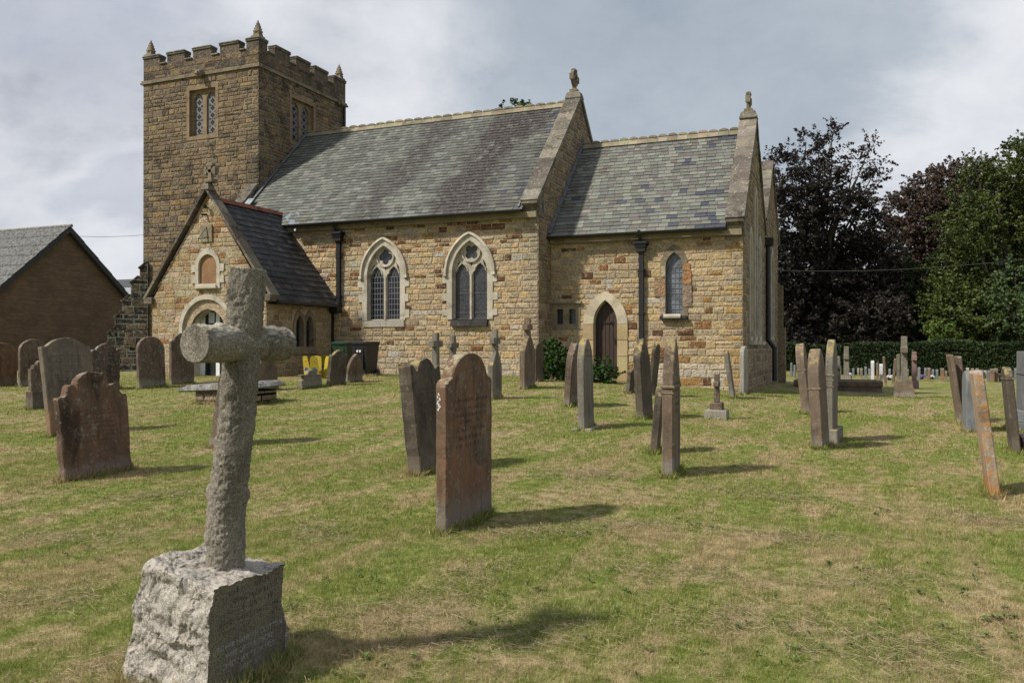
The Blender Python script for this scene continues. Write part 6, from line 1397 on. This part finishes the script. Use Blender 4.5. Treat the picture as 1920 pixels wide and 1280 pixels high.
# ------------------------------------------------------------------ grass blades
def blades():
    g_ = np.random.default_rng(9); Ps = []; H = []; Wd = []
    def strip_(d0, d1, dens, h, w):
        a = math.tan(R(36)); area = (d1 * d1 - d0 * d0) * a; n = int(area * dens); f = np.sqrt(g_.random(n) * (d1 * d1 - d0 * d0) + d0 * d0); r_ = (g_.random(n) * 2 - 1) * a * f
        x = r_ * cy - f * sy; y = r_ * sy + f * cy; Ps.append(np.stack([x, y], 1)); H.append(h * g_.uniform(.45, 1.35, n)); Wd.append(np.full(n, w))
    strip_(2.2, 4.5, 19000, .026, .0018); strip_(4.5, 7, 11000, .027, .0024); strip_(7, 11, 4600, .028, .0038); strip_(11, 17, 1500, .030, .0070); strip_(17, 27, 420, .032, .012)
    P = np.concatenate(Ps); H_ = np.concatenate(H); W__ = np.concatenate(Wd)
    clump = np.sin(P[:, 0] * 3.1 + 2 * np.sin(P[:, 1] * 1.7)) * np.sin(P[:, 1] * 2.7 + 1.5 * np.sin(P[:, 0] * 2.3)); H_ *= 1 + .35 * clump
    # longer grass left by the mower round the stones
    T = []
    for (x, y, w, t_, yaw) in BASES:
        d = math.hypot(x, y)
        if d > 30: continue
        n = int(2600 * (w + t_) * min(1, (7 / d)) ** 1.2); s_ = g_.random(n) * 2 * (w + t_); px = np.where(s_ < w, -t_ / 2, np.where(s_ < w + t_, s_ - w - t_ / 2, np.where(s_ < 2 * w + t_, t_ / 2, s_ - 2 * w - t_ - t_ / 2)))
        py = np.where(s_ < w, s_ - w / 2, np.where(s_ < w + t_, w / 2, np.where(s_ < 2 * w + t_, s_ - w - t_ - w / 2, -w / 2)))
        off = np.abs(g_.normal(size=n)) * .045; nn = np.sqrt(px ** 2 + py ** 2) + 1e-6; px += px / nn * off; py += np.sign(py) * off * (np.abs(py) > w / 2 - .01) ; c_, s2 = math.cos(R(yaw)), math.sin(R(yaw))
        Ps2 = np.stack([x + px * c_ - py * s2, y + px * s2 + py * c_], 1); P = np.concatenate([P, Ps2]); H_ = np.concatenate([H_, g_.uniform(.03, .125, n)]); W__ = np.concatenate([W__, np.full(n, max(.0032, .00075 * d))])
    n = len(P); z = G(P[:, 0], P[:, 1]); az = g_.random(n) * 2 * np.pi; tilt = np.minimum(1.35, .25 + np.abs(g_.normal(size=n)) * .75); az2 = g_.random(n) * 2 * np.pi
    dx, dy = np.cos(az) * W__, np.sin(az) * W__; tx = P[:, 0] + np.cos(az2) * np.sin(tilt) * H_; ty = P[:, 1] + np.sin(az2) * np.sin(tilt) * H_; tz = z + np.cos(tilt) * H_
    V = np.stack([np.stack([P[:, 0] - dx, P[:, 1] - dy, z - .004], 1), np.stack([P[:, 0] + dx, P[:, 1] + dy, z - .004], 1), np.stack([tx, ty, tz], 1)], 1).reshape(-1, 3)
    o = np_mesh('grass', V, np.arange(3 * n).reshape(n, 3), M_BLADE, None, {'rnd': g_.random(n)}); tag(o, 'short mown grass, green with straw-coloured patches, growing between the graves', 'grass', None, 'stuff')
blades()

# broad-leaved weeds and clover flattened in the lawn
def weeds():
    g_ = np.random.default_rng(21); V = []; rv = []
    cs = [(1150, 900), (1300, 985), (1250, 1150), (1700, 1080), (1780, 1150), (1820, 1090), (1650, 960), (1100, 1010), (700, 980), (640, 1100), (880, 1180), (1480, 1180), (1560, 1230), (300, 980), (150, 1050), (1390, 870), (1000, 1080), (1850, 1010), (760, 1230), (1330, 1240), (60, 930), (1880, 1180)]
    for px, py in cs:
        x0, y0, d = ray(px, py); sp_ = g_.uniform(.10, .35)
        for k in range(int(g_.integers(4, 12))):
            x = x0 + g_.normal() * sp_; y = y0 + g_.normal() * sp_; z = float(G(x, y)); n = int(g_.integers(4, 8)); a0 = g_.random() * 6.28; L = g_.uniform(.014, .032); c = g_.random() * .6
            for i in range(n):
                a = a0 + 6.28 * i / n + g_.normal() * .2; dx, dy = math.cos(a), math.sin(a); w = L * .32; h = g_.uniform(.012, .03)
                V += [(x, y, z + .012), (x + dx * L * .5 - dy * w, y + dy * L * .5 + dx * w, z + h + .006), (x + dx * L, y + dy * L, z + h), (x + dx * L * .5 + dy * w, y + dy * L * .5 - dx * w, z + h + .006)]; rv.append(min(1, c + g_.random() * .4))
    V = np.array(V); o = np_mesh('weeds', V, np.arange(len(V)).reshape(-1, 4), leaf_mat('lawn_weed_leaf', (.05, .085, .016), (.09, .135, .03), (.15, .20, .05)), None, {'rnd': np.array(rv)}); tag(o, 'low clover and broad-leaved weeds scattered through the mown grass', 'weeds', None, 'stuff')
weeds()

# raked drifts of dry clippings lying on the turf
def hay():
    g_ = np.random.default_rng(33); P = []
    cs = [(840, 1215, .5), (700, 1165, .35), (960, 1190, .4), (1640, 1090, .30), (1250, 1075, .35), (380, 1245, .2), (250, 1235, .22), (1500, 1010, .3), (1020, 1000, .35), (600, 1000, .3), (150, 1010, .4), (60, 1130, .35), (1750, 1230, .4), (1380, 1160, .3), (1100, 890, .4), (1180, 985, .3), (880, 1090, .3), (1850, 975, .3), (480, 1150, .2), (1600, 1200, .35), (300, 930, .35), (1450, 930, .4)]
    for px, py, r_ in cs:
        x0, y0, d = ray(px, py); n = int(600 * r_ / .3); th = R(35) + g_.normal() * .5; a = g_.normal(size=n) * r_ * 1.0; b = g_.normal(size=n) * r_ * .5 + .12 * r_ * np.sin(a / r_ * 3)
        P.append(np.stack([x0 + a * math.cos(th) - b * math.sin(th), y0 + a * math.sin(th) + b * math.cos(th)], 1))
    P = np.concatenate(P); n = len(P); z = G(P[:, 0], P[:, 1]) + g_.uniform(.012, .036, n); d = np.hypot(P[:, 0], P[:, 1]); L = g_.uniform(.02, .06, n); w = np.maximum(.0010, .00028 * d) * g_.uniform(.7, 1.4, n); th = g_.random(n) * 6.283
    dx, dy = np.cos(th) * L, np.sin(th) * L; px_, py_ = -np.sin(th) * w, np.cos(th) * w; dz = g_.normal(size=n) * .007
    V = np.stack([np.stack([P[:, 0] - dx - px_, P[:, 1] - dy - py_, z - dz], 1), np.stack([P[:, 0] - dx + px_, P[:, 1] - dy + py_, z - dz + .001], 1), np.stack([P[:, 0] + dx, P[:, 1] + dy, z + dz], 1)], 1).reshape(-1, 3)
    o = np_mesh('grass_clippings', V, np.arange(3 * n).reshape(n, 3), leaf_mat('dry_clippings', (.17, .13, .075), (.29, .225, .135), (.42, .34, .22), .9), None, {'rnd': g_.random(n)}); tag(o, 'dry straw-coloured grass clippings left in drifts on the lawn', 'grass clippings', None, 'stuff')
hay()

# parts drawn together above become one object per piece
def split_loose(o):
    me = o.data; n = len(me.vertices); par = list(range(n))
    def find(i):
        while par[i] != i: par[i] = par[par[i]]; i = par[i]
        return i
    for p in me.polygons:
        a = find(p.vertices[0])
        for v_ in p.vertices[1:]: par[find(v_)] = a
    comp = {}
    for p in me.polygons: comp.setdefault(find(p.vertices[0]), []).append(p)
    if len(comp) < 2: return
    has = 'col' in me.attributes
    for ps in comp.values():
        mb = MB()
        for p in ps: mb.add([me.vertices[i].co for i in p.vertices], [tuple(range(len(p.vertices)))], tuple(me.attributes['col'].data[p.index].color[:3]) if has else None)
        q = mb.build(o.name.split('.')[0], me.materials[0]); q.parent = o.parent; q.location = o.location
        bm = bmesh.new(); bm.from_mesh(q.data); bmesh.ops.remove_doubles(bm, verts=bm.verts, dist=1e-5); bm.to_mesh(q.data); bm.free()
    bpy.data.objects.remove(o)
for o in list(COL.objects):
    if o.type == 'MESH' and o.parent and o.name.split('.')[0] in ('glass', 'hinge', 'lead_flashing', 'gable_parapet', 'jamb_stones', 'louvre_board', 'lead_apron', 'barge_board', 'sill') and not o.children: split_loose(o)
